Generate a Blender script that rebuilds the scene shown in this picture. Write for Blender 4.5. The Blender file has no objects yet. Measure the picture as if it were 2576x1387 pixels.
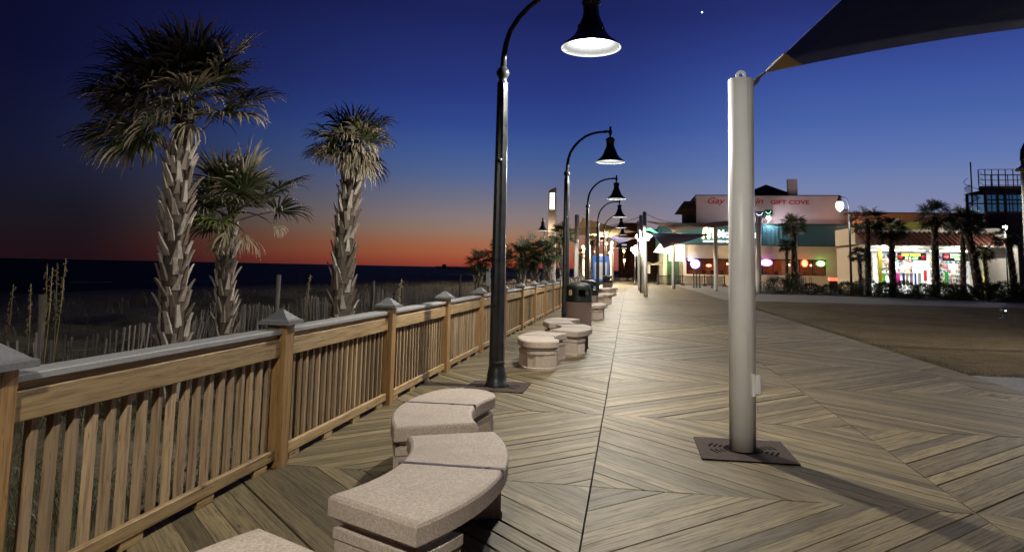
import bpy, bmesh, math, random
from mathutils import Vector, Matrix
R = math.radians
PI = math.pi
C = bpy.context.scene.collection
SC = bpy.context.scene
rng = random.Random(7)

# ------------------------------------------------------------------ camera
EYE = Vector((0, 0, 1.55))
yaw, pit, rol = 0.166646348, 0.107492884, 0.020098303
cs, sn = math.cos(yaw), math.sin(yaw)
fwd = Vector((-sn * math.cos(pit), cs * math.cos(pit), math.sin(pit)))
rt = Vector((cs, sn, 0)); up = rt.cross(fwd)
rt2 = rt * math.cos(rol) + up * math.sin(rol)
up2 = up * math.cos(rol) - rt * math.sin(rol)
cam = bpy.data.cameras.new('camera')
camo = bpy.data.objects.new('camera', cam); C.objects.link(camo)
camo.matrix_world = Matrix(((rt2.x, up2.x, -fwd.x, EYE.x), (rt2.y, up2.y, -fwd.y, EYE.y), (rt2.z, up2.z, -fwd.z, EYE.z), (0, 0, 0, 1)))
cam.sensor_width = 36; cam.sensor_fit = 'HORIZONTAL'
cam.lens = 1753.8 / 2576 * 36
cam.shift_y = -(693.5 - 484.15) / 2576
cam.clip_start = 0.05; cam.clip_end = 20000
SC.camera = camo

# ------------------------------------------------------------------ world: clear sky after sunset
W = bpy.data.worlds.new('World'); SC.world = W; W.use_nodes = True
wt = W.node_tree; wn = wt.nodes; wl = wt.links; wn.clear()
def wnode(t, **k):
    n = wn.new(t)
    for a, b in k.items(): setattr(n, a, b)
    return n
def srgb(r, g, b):
    f = lambda c: (c / 255 / 12.92) if c / 255 <= .04045 else ((c / 255 + .055) / 1.055) ** 2.4
    return (f(r), f(g), f(b), 1)
tc = wnode('ShaderNodeTexCoord'); sep = wnode('ShaderNodeSeparateXYZ'); wl.new(tc.outputs['Generated'], sep.inputs[0])
az = wnode('ShaderNodeMath', operation='ARCTAN2'); wl.new(sep.outputs['X'], az.inputs[0]); wl.new(sep.outputs['Y'], az.inputs[1])
def wramp(stops):
    mr = wnode('ShaderNodeMapRange'); wl.new(sep.outputs['Z'], mr.inputs[0])
    mr.inputs['From Min'].default_value = -.02; mr.inputs['From Max'].default_value = .6
    n = wnode('ShaderNodeValToRGB'); wl.new(mr.outputs[0], n.inputs[0])
    e = n.color_ramp; e.interpolation = 'LINEAR'
    while len(e.elements) > 1: e.elements.remove(e.elements[0])
    for i, (z, c) in enumerate(stops):
        p = (z + .02) / .62
        el = e.elements[0] if i == 0 else e.elements.new(p)
        el.position = p; el.color = srgb(*c)
    return n
ramp_dark = wramp([(-.02, (30, 15, 20)), (.01, (31, 17, 23)), (.045, (27, 22, 30)), (.07, (24, 23, 37)), (.12, (21, 23, 47)), (.24, (13, 14, 45)), (.6, (8, 8, 30))])
ramp_glow = wramp([(-.02, (136, 52, 46)), (.0, (144, 62, 50)), (.010, (162, 78, 56)), (.02, (166, 94, 64)), (.031, (164, 103, 74)), (.05, (150, 120, 102)), (.07, (136, 122, 122)), (.1, (110, 112, 133)), (.13, (84, 101, 145)), (.165, (64, 90, 148)), (.2, (50, 73, 142)), (.25, (41, 56, 125)), (.35, (28, 36, 92)), (.6, (18, 22, 66))])
ramp_right = wramp([(-.02, (128, 108, 120)), (.0, (140, 118, 130)), (.04, (138, 130, 154)), (.08, (130, 136, 170)), (.12, (112, 128, 173)), (.15, (93, 116, 175)), (.2, (72, 98, 166)), (.245, (60, 84, 157)), (.29, (49, 66, 139)), (.34, (38, 49, 114)), (.6, (19, 23, 68))])
def wrange(a, b):
    n = wnode('ShaderNodeMapRange', interpolation_type='SMOOTHSTEP'); wl.new(az.outputs[0], n.inputs[0])
    n.inputs['From Min'].default_value = a; n.inputs['From Max'].default_value = b
    return n
m1 = wnode('ShaderNodeMix', data_type='RGBA'); f1 = wrange(R(-42), R(-9)); f1b = wrange(R(-48), R(-11))
fz = wnode('ShaderNodeMapRange', interpolation_type='SMOOTHSTEP'); wl.new(sep.outputs['Z'], fz.inputs[0]); fz.inputs['From Min'].default_value = .04; fz.inputs['From Max'].default_value = .2
fm = wnode('ShaderNodeMix', data_type='FLOAT'); wl.new(fz.outputs[0], fm.inputs[0]); wl.new(f1.outputs[0], fm.inputs[2]); wl.new(f1b.outputs[0], fm.inputs[3]); wl.new(fm.outputs[0], m1.inputs[0])
wl.new(ramp_dark.outputs[0], m1.inputs[6]); wl.new(ramp_glow.outputs[0], m1.inputs[7])
m2 = wnode('ShaderNodeMix', data_type='RGBA'); f2 = wrange(R(-6), R(15)); wl.new(f2.outputs[0], m2.inputs[0])
wl.new(m1.outputs[2], m2.inputs[6]); wl.new(ramp_right.outputs[0], m2.inputs[7])
m3 = wnode('ShaderNodeMix', data_type='RGBA'); f3 = wrange(R(50), R(120)); wl.new(f3.outputs[0], m3.inputs[0])
wl.new(m2.outputs[2], m3.inputs[6]); wl.new(ramp_dark.outputs[0], m3.inputs[7])
bg1 = wnode('ShaderNodeBackground'); wl.new(m3.outputs[2], bg1.inputs[0]); bg1.inputs[1].default_value = 1
sky = wnode('ShaderNodeTexSky', sky_type='NISHITA'); sky.sun_disc = False
sky.sun_elevation = R(-4); sky.sun_rotation = R(-8)
bg2 = wnode('ShaderNodeBackground'); wl.new(sky.outputs[0], bg2.inputs[0]); bg2.inputs[1].default_value = 0.0
wadd = wnode('ShaderNodeAddShader'); wl.new(bg1.outputs[0], wadd.inputs[0]); wl.new(bg2.outputs[0], wadd.inputs[1])
wo = wnode('ShaderNodeOutputWorld'); wl.new(wadd.outputs[0], wo.inputs[0])

vs = SC.view_settings
vs.view_transform = 'Standard'; vs.look = 'None'; vs.exposure = 0; vs.gamma = 1
cy = SC.cycles
cy.use_denoising = True; cy.sample_clamp_indirect = 4; cy.max_bounces = 6; cy.diffuse_bounces = 3; cy.glossy_bounces = 3
cy.transparent_max_bounces = 12; cy.caustics_reflective = False; cy.caustics_refractive = False; cy.use_light_tree = True
LAMP_W = 1250

# ------------------------------------------------------------------ mesh helpers
class MB:
    def __init__(s): s.v = []; s.f = []; s.sm = []; s.uv = []; s.rnd = []
    def add(s, vs, fs, smooth=False, uvs=None, rnd=None):
        o = len(s.v); s.v += [tuple(p) for p in vs]
        r = rng.random() if rnd is None else rnd
        for i, f in enumerate(fs):
            s.f.append(tuple(o + k for k in f)); s.sm.append(smooth); s.rnd.append(r)
            s.uv.append(uvs[i] if uvs else None)
    def box(s, x0, x1, y0, y1, z0, z1, T=None, ch=0.0):
        # axis box, grain UV along the longest side
        L = (x1 - x0, y1 - y0, z1 - z0); ax = L.index(max(L))
        ou, ov = rng.uniform(0, 50), rng.uniform(0, 50)
        if ch > 0:
            bm = bmesh.new()
            vv = [bm.verts.new(p) for p in [(x0, y0, z0), (x1, y0, z0), (x1, y1, z0), (x0, y1, z0), (x0, y0, z1), (x1, y0, z1), (x1, y1, z1), (x0, y1, z1)]]
            for f in [(0, 3, 2, 1), (4, 5, 6, 7), (0, 1, 5, 4), (1, 2, 6, 5), (2, 3, 7, 6), (3, 0, 4, 7)]: bm.faces.new([vv[k] for k in f])
            bmesh.ops.bevel(bm, geom=bm.edges[:], offset=ch, segments=1, affect='EDGES', profile=.5)
            bm.verts.index_update()
            P = [tuple(v.co) for v in bm.verts]; F = [tuple(v.index for v in f.verts) for f in bm.faces]; bm.free()
        else:
            P = [(x0, y0, z0), (x1, y0, z0), (x1, y1, z0), (x0, y1, z0), (x0, y0, z1), (x1, y0, z1), (x1, y1, z1), (x0, y1, z1)]
            F = [(0, 3, 2, 1), (4, 5, 6, 7), (0, 1, 5, 4), (1, 2, 6, 5), (2, 3, 7, 6), (3, 0, 4, 7)]
        o1, o2 = [k for k in range(3) if k != ax]
        U = [[(P[k][ax] + ou, P[k][o1] + P[k][o2] + ov) for k in f] for f in F]
        if T is not None: P = [T @ Vector(p) for p in P]
        s.add(P, F, False, U)
    def tube(s, path, rad, n=8, cap=True, smooth=True, rot=0, flute=None):
        path = [Vector(p) for p in path]
        if not hasattr(rad, '__len__'): rad = [rad] * len(path)
        V = []; F = []; prevx = None
        for i, p in enumerate(path):
            t = (path[min(i + 1, len(path) - 1)] - path[max(i - 1, 0)]).normalized()
            if prevx is None:
                a = Vector((1, 0, 0)) if abs(t.x) < .9 else Vector((0, 1, 0))
                x = (a - t * a.dot(t)).normalized()
            else: x = (prevx - t * prevx.dot(t)).normalized()
            prevx = x; y = t.cross(x)
            for k in range(n):
                an = rot + 2 * PI * k / n
                rr = rad[i] * (1 if not flute else (1 - flute * (k % 2)))
                V.append(p + (x * math.cos(an) + y * math.sin(an)) * rr)
        U = []
        for i in range(len(path) - 1):
            for k in range(n):
                k2 = (k + 1) % n
                F.append((i * n + k, i * n + k2, (i + 1) * n + k2, (i + 1) * n + k))
                U.append([(i, k / n), (i, (k + 1) / n), (i + 1, (k + 1) / n), (i + 1, k / n)])
        if cap:
            F.append(tuple(range(n - 1, -1, -1))); U.append([(0, 0)] * n)
            F.append(tuple((len(path) - 1) * n + k for k in range(n))); U.append([(0, 0)] * n)
        s.add(V, F, smooth, U)
    def lathe(s, prof, n=20, c=(0, 0, 0), smooth=True, flute=None, cap=False):
        V = []; F = []
        for r, z in prof:
            for k in range(n):
                a = 2 * PI * k / n; rr = r * (1 - (flute * (k % 2) if flute else 0))
                V.append((c[0] + rr * math.cos(a), c[1] + rr * math.sin(a), c[2] + z))
        for i in range(len(prof) - 1):
            for k in range(n):
                k2 = (k + 1) % n; F.append((i * n + k, i * n + k2, (i + 1) * n + k2, (i + 1) * n + k))
        if cap:
            F.append(tuple(range(n - 1, -1, -1))); F.append(tuple((len(prof) - 1) * n + k for k in range(n)))
        s.add(V, F, smooth)
    def prism(s, poly, z0, z1, inset_top=None, smooth=False):
        # stack of polygons with equal vertex counts: poly at z0,z1, optional (poly2,z2)
        rings = [(poly, z0), (poly, z1)] + (inset_top or [])
        n = len(poly); V = []; F = []
        for pl, z in rings: V += [(x, y, z) for x, y in pl]
        for i in range(len(rings) - 1):
            for k in range(n):
                k2 = (k + 1) % n; F.append((i * n + k, i * n + k2, (i + 1) * n + k2, (i + 1) * n + k))
        F.append(tuple(range(n - 1, -1, -1))); F.append(tuple((len(rings) - 1) * n + k for k in range(n)))
        s.add(V, F, smooth)
    def sphere(s, c, r, n=12, m=8, sz=1):
        prof = [(max(1e-4, r * math.sin(PI * i / m)), -r * sz * math.cos(PI * i / m)) for i in range(m + 1)]
        s.lathe(prof, n, c)
    def xform(s, M):
        s.v = [tuple(M @ Vector(p)) for p in s.v]; return s
    def build(s, name, m, parent=None, loc=None, autosmooth=None):
        me = bpy.data.meshes.new(name); me.from_pydata(s.v, [], s.f)
        me.polygons.foreach_set('use_smooth', s.sm)
        ul = me.uv_layers.new(name='UVMap'); buf = []
        for f, u in zip(s.f, s.uv):
            if u is None:
                for k in f: p = s.v[k]; buf += [p[0] + p[2], p[1] + p[2]]
            else:
                for q in u: buf += [q[0], q[1]]
        ul.data.foreach_set('uv', buf)
        at = me.attributes.new('rnd', 'FLOAT', 'FACE'); at.data.foreach_set('value', s.rnd)
        me.materials.append(m); me.validate(); me.update()
        o = bpy.data.objects.new(name, me); C.objects.link(o)
        if parent is not None: o.parent = parent
        if loc is not None: o.location = loc
        return o
def tag(o, label, cat, group=None):
    o['label'] = label; o['category'] = cat
    if group: o['group'] = group
    return o
def thing(name, label, cat, loc=(0, 0, 0), rz=0, group=None):
    o = bpy.data.objects.new(name, None); C.objects.link(o); o.location = loc; o.rotation_euler = (0, 0, rz)
    o.empty_display_size = .2
    return tag(o, label, cat, group)
def struct(o): o['kind'] = 'structure'; return o
def dup(o, loc=None, rz=None, sc=None, label=None, parent=None):
    c = o.copy(); C.objects.link(c)
    if parent is not None: c.parent = parent
    for ch in list(o.children): dup(ch, parent=c)
    if loc is not None: c.location = loc
    if rz is not None: c.rotation_euler = (0, 0, rz)
    if sc is not None: c.scale = (sc, sc, sc)
    if label: c['label'] = label
    return c
def lamp(loc, power, col=(1, .95, .86), rad=.08, parent=None, name='lamp_light', typ='POINT', rot=None, size=None, size_y=None, spot=None):
    l = bpy.data.lights.new(name, typ); l.energy = power; l.color = col
    if typ == 'AREA':
        l.shape = 'RECTANGLE'; l.size = size; l.size_y = size_y or size
    else: l.shadow_soft_size = rad
    if typ == 'SPOT': l.spot_size = spot; l.spot_blend = .12
    o = bpy.data.objects.new(name, l); C.objects.link(o); o.location = loc
    if rot: o.rotation_euler = rot
    if parent is not None: o.parent = parent
    return o
def text_mb(txt, size, ext=.02, shear=0, bold=0):
    cu = bpy.data.curves.new('t', 'FONT'); cu.body = txt; cu.size = size; cu.extrude = ext; cu.shear = shear; cu.offset = bold
    cu.resolution_u = 3
    o = bpy.data.objects.new('t', cu); C.objects.link(o)
    dg = bpy.context.evaluated_depsgraph_get(); me = bpy.data.meshes.new_from_object(o.evaluated_get(dg))
    mb = MB(); mb.add([(v.co.x, -v.co.z, v.co.y) for v in me.vertices], [tuple(p.vertices) for p in me.polygons])
    bpy.data.objects.remove(o); bpy.data.curves.remove(cu); bpy.data.meshes.remove(me)
    return mb   # written along +X, facing -Y
def text_obj(txt, name, m, x0, x1, y, z, h, parent=None, ext=.03, shear=0, bold=0):
    mb = text_mb(txt, 1, ext / h, shear, bold)
    xs = [p[0] for p in mb.v]; zs = [p[2] for p in mb.v]
    sx = (x1 - x0) / (max(xs) - min(xs)); sz = h / (max(zs) - min(zs)); a, b = min(xs), min(zs)
    mb.v = [(x0 + (p[0] - a) * sx, y + p[1] * h, z + (p[2] - b) * sz) for p in mb.v]
    return mb.build(name, m, parent)

# ------------------------------------------------------------------ materials
class NT:
    def __init__(s, name):
        s.m = bpy.data.materials.new(name); s.m.use_nodes = True; s.t = s.m.node_tree; s.n = s.t.nodes; s.l = s.t.links
        s.b = s.n['Principled BSDF']
    def node(s, t, **k):
        n = s.n.new(t)
        for a, b in k.items(): setattr(n, a, b)
        return n
    def coord(s, kind='Object', scale=(1, 1, 1)):
        t = s.node('ShaderNodeTexCoord'); mp = s.node('ShaderNodeMapping'); mp.inputs['Scale'].default_value = scale
        s.l.new(t.outputs[kind], mp.inputs[0]); return mp.outputs[0]
    def noise(s, co, scale, detail=4, rough=.6, out='Fac'):
        n = s.node('ShaderNodeTexNoise'); n.inputs['Scale'].default_value = scale; n.inputs['Detail'].default_value = detail; n.inputs['Roughness'].default_value = rough
        s.l.new(co, n.inputs['Vector']); return n.outputs[out]
    def ramp(s, fac, stops):
        n = s.node('ShaderNodeValToRGB'); e = n.color_ramp
        while len(e.elements) > 1: e.elements.remove(e.elements[0])
        for i, (p, c) in enumerate(stops):
            el = e.elements[0] if i == 0 else e.elements.new(p)
            el.position = p; el.color = (c[0], c[1], c[2], 1) if hasattr(c, '__len__') else (c, c, c, 1)
        s.l.new(fac, n.inputs[0]); return n.outputs[0]
    def mix(s, fac, a, b, mode='MIX'):
        n = s.node('ShaderNodeMix', data_type='RGBA', blend_type=mode)
        for i, v in ((0, fac), (6, a), (7, b)):
            if hasattr(v, 'links') or hasattr(v, 'is_linked'): s.l.new(v, n.inputs[i])
            elif i == 0: n.inputs[0].default_value = v
            else: n.inputs[i].default_value = (v[0], v[1], v[2], 1)
        return n.outputs[2]
    def math(s, op, a, b=None):
        n = s.node('ShaderNodeMath', operation=op)
        for i, v in ((0, a), (1, b)):
            if v is None: continue
            if hasattr(v, 'is_linked'): s.l.new(v, n.inputs[i])
            else: n.inputs[i].default_value = v
        return n.outputs[0]
    def bump(s, h, st=.3, dist=.01):
        n = s.node('ShaderNodeBump'); n.inputs['Strength'].default_value = st; n.inputs['Distance'].default_value = dist
        s.l.new(h, n.inputs['Height']); s.l.new(n.outputs[0], s.b.inputs['Normal'])
    def attr(s, name='rnd'):
        n = s.node('ShaderNodeAttribute'); n.attribute_name = name; return n.outputs['Fac']
    def base(s, v):
        if hasattr(v, 'is_linked'): s.l.new(v, s.b.inputs['Base Color'])
        else: s.b.inputs['Base Color'].default_value = (v[0], v[1], v[2], 1)
    def rough(s, v, spec=.5, metal=0):
        if hasattr(v, 'is_linked'): s.l.new(v, s.b.inputs['Roughness'])
        else: s.b.inputs['Roughness'].default_value = v
        s.b.inputs['Specular IOR Level'].default_value = spec; s.b.inputs['Metallic'].default_value = metal

def mat_wood(name, light, dark, streak, rough=.6, spec=.4, knots=True, su=1.0, var=.35, wear=0.0, bump=.35):
    n = NT(name)
    co = n.coord('UV', (2.6 * su, 50 * su, 1)); co2 = n.coord('UV', (.35, 7, 1)); co3 = n.coord('UV', (5, 90, 1))
    a = n.noise(co, 1, 6, .65); b = n.noise(co2, 1, 3, .6); f = n.noise(co3, 1, 3, .6)
    col = n.mix(n.ramp(b, [(.3, 0), (.72, 1)]), light, dark)
    col = n.mix(n.ramp(a, [(.46, 0), (.68, .9)]), col, streak)
    col = n.mix(n.ramp(f, [(.54, 0), (.72, .6)]), col, streak)
    ck = n.noise(n.coord('UV', (7, 60, 1)), 1, 2, .5); col = n.mix(n.ramp(ck, [(.66, 0), (.72, .8)]), col, [c * .5 for c in streak])
    if knots:
        v = n.node('ShaderNodeTexVoronoi'); v.inputs['Scale'].default_value = 1; n.l.new(n.coord('UV', (2.2, 7, 1)), v.inputs['Vector'])
        k = n.ramp(v.outputs['Distance'], [(.02, 1), (.1, 0)]); col = n.mix(k, col, [c * .45 for c in streak])
    r = n.attr(); col = n.mix(1.0, col, n.ramp(r, [(0, 1 - var), (1, 1 + var * .35)]), 'MULTIPLY')
    if wear:
        w = n.noise(n.coord('Object', (.6, .6, .6)), 1, 4, .6)
        col = n.mix(n.ramp(w, [(.35, wear), (.65, 0)]), col, [c * .5 for c in light])
    n.base(col); n.rough(n.ramp(a, [(.3, rough - .12), (.8, rough + .15)]), spec)
    n.bump(n.math('ADD', a, f), bump, .004)
    return n.m
def mat_speckle(name, c1, c2, scale=120, rough=.8, spec=.3, stain=(.5, .5, .5), bump=.3, amt=.35):
    n = NT(name); co = n.coord('Object')
    a = n.noise(co, scale, 3, .7); b = n.noise(co, 2.5, 4, .6)
    col = n.mix(n.ramp(a, [(.35, 0), (.65, 1)]), c1, c2)
    col = n.mix(n.ramp(b, [(.45, 0), (.75, amt)]), col, [c1[i] * stain[i] for i in range(3)])
    n.base(col); n.rough(rough, spec); n.bump(a, bump, .003)
    return n.m
def mat_plain(name, c, rough=.6, spec=.5, metal=0, var=.15, scale=3, bump=0):
    n = NT(name); co = n.coord('Object'); a = n.noise(co, scale, 4, .6)
    n.base(n.mix(n.ramp(a, [(.3, 0), (.7, 1)]), [x * (1 - var) for x in c], [x * (1 + var) for x in c]))
    n.rough(n.ramp(a, [(.3, max(.02, rough - .08)), (.7, min(1, rough + .08))]), spec, metal)
    if bump: n.bump(n.noise(co, scale * 20, 3), bump, .003)
    return n.m
def mat_emit(name, c, st, base=(.8, .8, .8)):
    n = NT(name); n.base(base); n.rough(.5)
    n.b.inputs['Emission Color'].default_value = (c[0], c[1], c[2], 1); n.b.inputs['Emission Strength'].default_value = st
    return n.m
def mat_glass(name, tint=(.75, .85, .9), fac=.12):
    n = NT(name); o = n.n['Material Output']
    tr = n.node('ShaderNodeBsdfTransparent'); tr.inputs[0].default_value = (*tint, 1)
    gl = n.node('ShaderNodeBsdfGlossy'); gl.inputs['Roughness'].default_value = .03
    wv = n.noise(n.coord('Object'), .8, 2); mx = n.node('ShaderNodeMixShader'); n.l.new(n.ramp(wv, [(.3, fac * .8), (.7, fac * 1.2)]), mx.inputs[0])
    n.l.new(tr.outputs[0], mx.inputs[1]); n.l.new(gl.outputs[0], mx.inputs[2]); n.l.new(mx.outputs[0], o.inputs['Surface'])
    return n.m

M = {}
M['deck'] = mat_wood('weathered_deck_wood', (.262, .205, .106), (.155, .117, .063), (.042, .029, .018), .62, .3, True, 1, .55, .4)
M['rail'] = mat_wood('pine_rail_wood', (.44, .31, .15), (.33, .225, .105), (.17, .095, .04), .6, .35, True, .8, .2)
M['picket'] = mat_wood('brown_picket_wood', (.45, .32, .185), (.33, .23, .135), (.15, .098, .06), .7, .3, True, .8, .4)
M['postw'] = mat_wood('brown_post_wood', (.35, .205, .075), (.25, .14, .05), (.12, .065, .028), .6, .35, True, .8, .15)
M['cap'] = mat_speckle('grey_cap_paint', (.30, .295, .29), (.23, .225, .225), 60, .6, .4, (.7, .7, .7), .15)
M['conc'] = mat_speckle('pink_aggregate_concrete', (.54, .445, .37), (.31, .25, .205), 95, .72, .35, (.6, .58, .58), .4, .7)
M['binb'] = mat_speckle('brown_aggregate', (.30, .215, .19), (.22, .155, .14), 140, .8, .3, (.7, .7, .7), .4)
M['strip'] = mat_plain('brushed_strip', (.16, .14, .13), .3, .5, .6)
M['lid'] = mat_plain('dark_green_plastic', (.005, .009, .008), .55, .35, 0, .2, 5)
M['iron'] = mat_plain('black_lamp_paint', (.03, .031, .034), .34, .5, .35, .3, 8, .1)
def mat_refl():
    n = NT('reflector_painted_glow'); n.base((.05, .05, .05)); n.rough(.5, .3)  # bulb light on the reflector is painted as emission graded by height
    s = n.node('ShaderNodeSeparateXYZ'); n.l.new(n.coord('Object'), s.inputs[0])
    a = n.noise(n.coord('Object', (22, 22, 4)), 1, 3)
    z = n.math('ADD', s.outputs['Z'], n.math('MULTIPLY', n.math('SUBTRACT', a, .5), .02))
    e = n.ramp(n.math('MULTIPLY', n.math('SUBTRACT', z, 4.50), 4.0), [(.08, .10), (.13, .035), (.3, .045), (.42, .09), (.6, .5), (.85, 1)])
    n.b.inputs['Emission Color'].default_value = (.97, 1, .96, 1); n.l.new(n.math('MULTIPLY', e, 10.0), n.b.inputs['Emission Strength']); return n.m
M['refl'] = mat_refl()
M['bulb'] = mat_emit('lamp_bulb_glow', (1, .97, .9), 40)
M['iron2'] = mat_plain('grate_iron', (.05, .034, .029), .85, .15, 0, .3, 20)
M['navy'] = mat_plain('navy_sail_cloth', (.006, .015, .12), .85, .2, 0, .1, 4, .1)
M['tan'] = mat_plain('tan_sail_patch', (.3, .24, .15), .85, .2, 0, .1, 4, .1)
def mat_cloth(name, c, tr=.45):
    n = NT(name); a = n.noise(n.coord('Object'), 2, 4, .6); o = n.n['Material Output']
    col = n.mix(n.ramp(a, [(.3, 0), (.7, 1)]), [x * .92 for x in c], [x * 1.08 for x in c]); n.base(col); n.rough(.85, .2)
    t = n.node('ShaderNodeBsdfTranslucent'); n.l.new(col, t.inputs[0]); mx = n.node('ShaderNodeMixShader'); mx.inputs[0].default_value = tr
    n.l.new(n.b.outputs[0], mx.inputs[1]); n.l.new(t.outputs[0], mx.inputs[2]); n.l.new(mx.outputs[0], o.inputs['Surface']); return n.m
M['cream'] = mat_cloth('cream_sail_cloth', (.62, .52, .38))
M['taupe'] = mat_plain('taupe_sail_cloth', (.30, .22, .19), .85, .2, 0, .1, 2, .05)
M['steel'] = mat_plain('shackle_steel', (.25, .2, .16), .45, .5, .7, .3, 30)
def mat_pole(rust=.6):
    n = NT('white_pole_paint'); co = n.coord('Object', (9, 9, .5)); a = n.noise(co, 1, 4, .6); b = n.noise(n.coord('Object'), 3, 4, .6)
    col = n.mix(n.ramp(b, [(.3, 0), (.7, 1)]), (.88, .87, .85), (.80, .79, .77))
    col = n.mix(n.ramp(a, [(.55, 0), (.78, .55)]), col, (.40, .24, .14))
    s = n.node('ShaderNodeSeparateXYZ'); n.l.new(n.coord('Object'), s.inputs[0])
    st = n.math('MULTIPLY', n.ramp(s.outputs['X'], [(.05, 0), (.09, rust)]), n.ramp(n.noise(n.coord('Object', (26, 26, .35)), 1, 4), [(.42, 0), (.6, 1)]))
    st = n.math('MULTIPLY', st, n.ramp(n.math('MULTIPLY', s.outputs['Z'], .3), [(.25, 0), (.8, 1)])); col = n.mix(st, col, (.30, .17, .10))
    foot = n.ramp(n.math('ADD', s.outputs['Z'], n.math('MULTIPLY', b, .12)), [(.06, .7), (.2, 0)])
    col = n.mix(foot, col, (.34, .24, .13))
    n.base(col); n.rough(.38, .5); return n.m
M['pole'] = mat_pole(); M['poleclean'] = mat_pole(0.0)
M['sand'] = mat_speckle('dune_sand', (.16, .135, .095), (.10, .085, .055), 14, .95, .15, (.4, .42, .3), .6, .9)
def mat_leaf(name, g1, g2, tip, tip0=.62):
    n = NT(name)
    uv = n.node('ShaderNodeUVMap'); s = n.node('ShaderNodeSeparateXYZ'); n.l.new(uv.outputs[0], s.inputs[0])
    r = n.attr(); col = n.mix(r, g1, g2)
    t = n.ramp(n.math('ADD', s.outputs['X'], n.math('MULTIPLY', n.math('SUBTRACT', r, .5), .5)), [(tip0, 0), (tip0 + .22, .95)])
    col = n.mix(t, col, tip); n.base(col); n.rough(.5, .4)
    return n.m
M['frond'] = mat_leaf('palm_frond', (.04, .06, .02), (.075, .095, .036), (.33, .27, .20), .5)
M['frondfar'] = mat_leaf('palm_frond_green', (.028, .042, .016), (.055, .068, .025), (.10, .085, .04), .85)
M['newleaf'] = mat_leaf('young_palm_frond', (.09, .14, .03), (.15, .19, .05), (.30, .25, .14), .8)
M['deadleaf'] = mat_leaf('dry_palm_frond', (.22, .18, .11), (.32, .27, .17), (.36, .31, .22))
M['trunk'] = mat_speckle('palm_trunk_bark', (.12, .095, .075), (.07, .055, .045), 22, .9, .2, (.5, .5, .5), .8, .7)
def mat_boot():
    n = NT('palm_boot'); r = n.attr(); uv = n.noise(n.coord('Object', (30, 30, 4)), 1, 4, .6)
    col = n.mix(n.ramp(r, [(.2, 0), (.95, 1)]), (.15, .115, .09), (.52, .46, .40)); col = n.mix(n.ramp(uv, [(.45, 0), (.75, .7)]), col, (.12, .09, .07))
    n.base(col); n.rough(.8, .25); return n.m
M['boot'] = mat_boot()
M['grass'] = mat_leaf('dune_grass_blades', (.045, .056, .02), (.095, .085, .04), (.15, .125, .07), .7)
M['oat'] = mat_leaf('sea_oat_straw', (.16, .125, .06), (.21, .165, .085), (.24, .19, .09))
M['slat'] = mat_wood('grey_slat_wood', (.25, .215, .19), (.17, .145, .13), (.09, .075, .065), .85, .2, False, 1, .5)
M['beige'] = mat_plain('beige_stucco', (.62, .56, .43), .9, .2, 0, .06, 1.5, .2)
M['white_w'] = mat_plain('pale_stucco', (.62, .49, .54), .9, .2, 0, .05, .6, .2)
M['green_m'] = mat_plain('green_metal_siding', (.06, .17, .235), .5, .5, .1, .12, 1)
M['trim'] = mat_plain('dark_trim', (.03, .028, .028), .6, .4)
M['brown'] = mat_plain('brown_roof', (.06, .035, .028), .8, .3, 0, .2, 3)
M['glass'] = mat_glass('window_glass', (.8, .85, .85), .14)
M['glass2'] = mat_glass('tower_glass', (.62, .8, .84), .18)
M['red_room'] = mat_plain('red_interior', (.42, .14, .07), .8, .2, 0, .5, 1.2)
M['redpaint'] = mat_plain('red_letter_paint', (.55, .05, .06), .6, .3)
M['mullion'] = mat_plain('dark_window_frame', (.02, .02, .024), .5, .4)
M['plaza'] = mat_speckle('grey_concrete_paving', (.23, .23, .235), (.17, .17, .175), 12, .85, .3, (.7, .7, .7), .3, .6)
def mat_lawn():
    n = NT('dormant_lawn'); co = n.coord('Object')
    a = n.noise(co, .5, 5, .65); b = n.noise(co, 28, 4, .7); c = n.noise(n.coord('Object', (.9, 3, 1)), 2.2, 5, .7)
    col = n.mix(n.ramp(b, [(.35, 0), (.65, 1)]), (.10, .072, .04), (.21, .15, .088))
    col = n.mix(n.ramp(a, [(.42, 0), (.62, .5)]), col, (.065, .06, .025))
    col = n.mix(n.ramp(c, [(.52, 0), (.66, .85)]), col, (.045, .034, .02))
    n.base(col); n.rough(.95, .1); n.bump(b, .9, .03); return n.m
M['lawn'] = mat_lawn()
def mat_sea():
    n = NT('sea_water'); a = n.noise(n.coord('Object', (.05, .012, 1)), 1, 6, .65); b = n.noise(n.coord('Object', (.3, .1, 1)), 1, 4, .6)
    n.base(n.mix(n.ramp(a, [(.4, 0), (.7, 1)]), (.004, .004, .009), (.010, .009, .016))); n.rough(.6, .05); n.bump(n.math('ADD', a, b), 1, 1.2); return n.m
M['sea'] = mat_sea()
M['foam'] = mat_plain('wave_foam', (.16, .17, .19), .9, .1, 0, .3, .3)
M['brick'] = mat_plain('brown_brick', (.20, .085, .045), .9, .2, 0, .3, .8)
M['tile'] = mat_plain('red_roof_tile', (.20, .075, .05), .8, .25, 0, .35, 2)
M['yellow'] = mat_plain('yellow_paint', (.62, .5, .05), .6, .3)
M['creamw'] = mat_plain('cream_wall', (.62, .56, .45), .9, .2, 0, .06, 1, .2)
M['orangew'] = mat_plain('orange_stucco', (.30, .17, .11), .9, .2, 0, .1, .8, .2)
M['shopwhite'] = mat_plain('shop_white', (.78, .78, .76), .8, .2, 0, .05)
M['shoplight'] = mat_emit('shop_tube_light', (.95, 1, .98), 14)
M['shrub'] = mat_leaf('shrub_leaves', (.03, .042, .016), (.06, .065, .022), (.09, .07, .03), .95)
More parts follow.
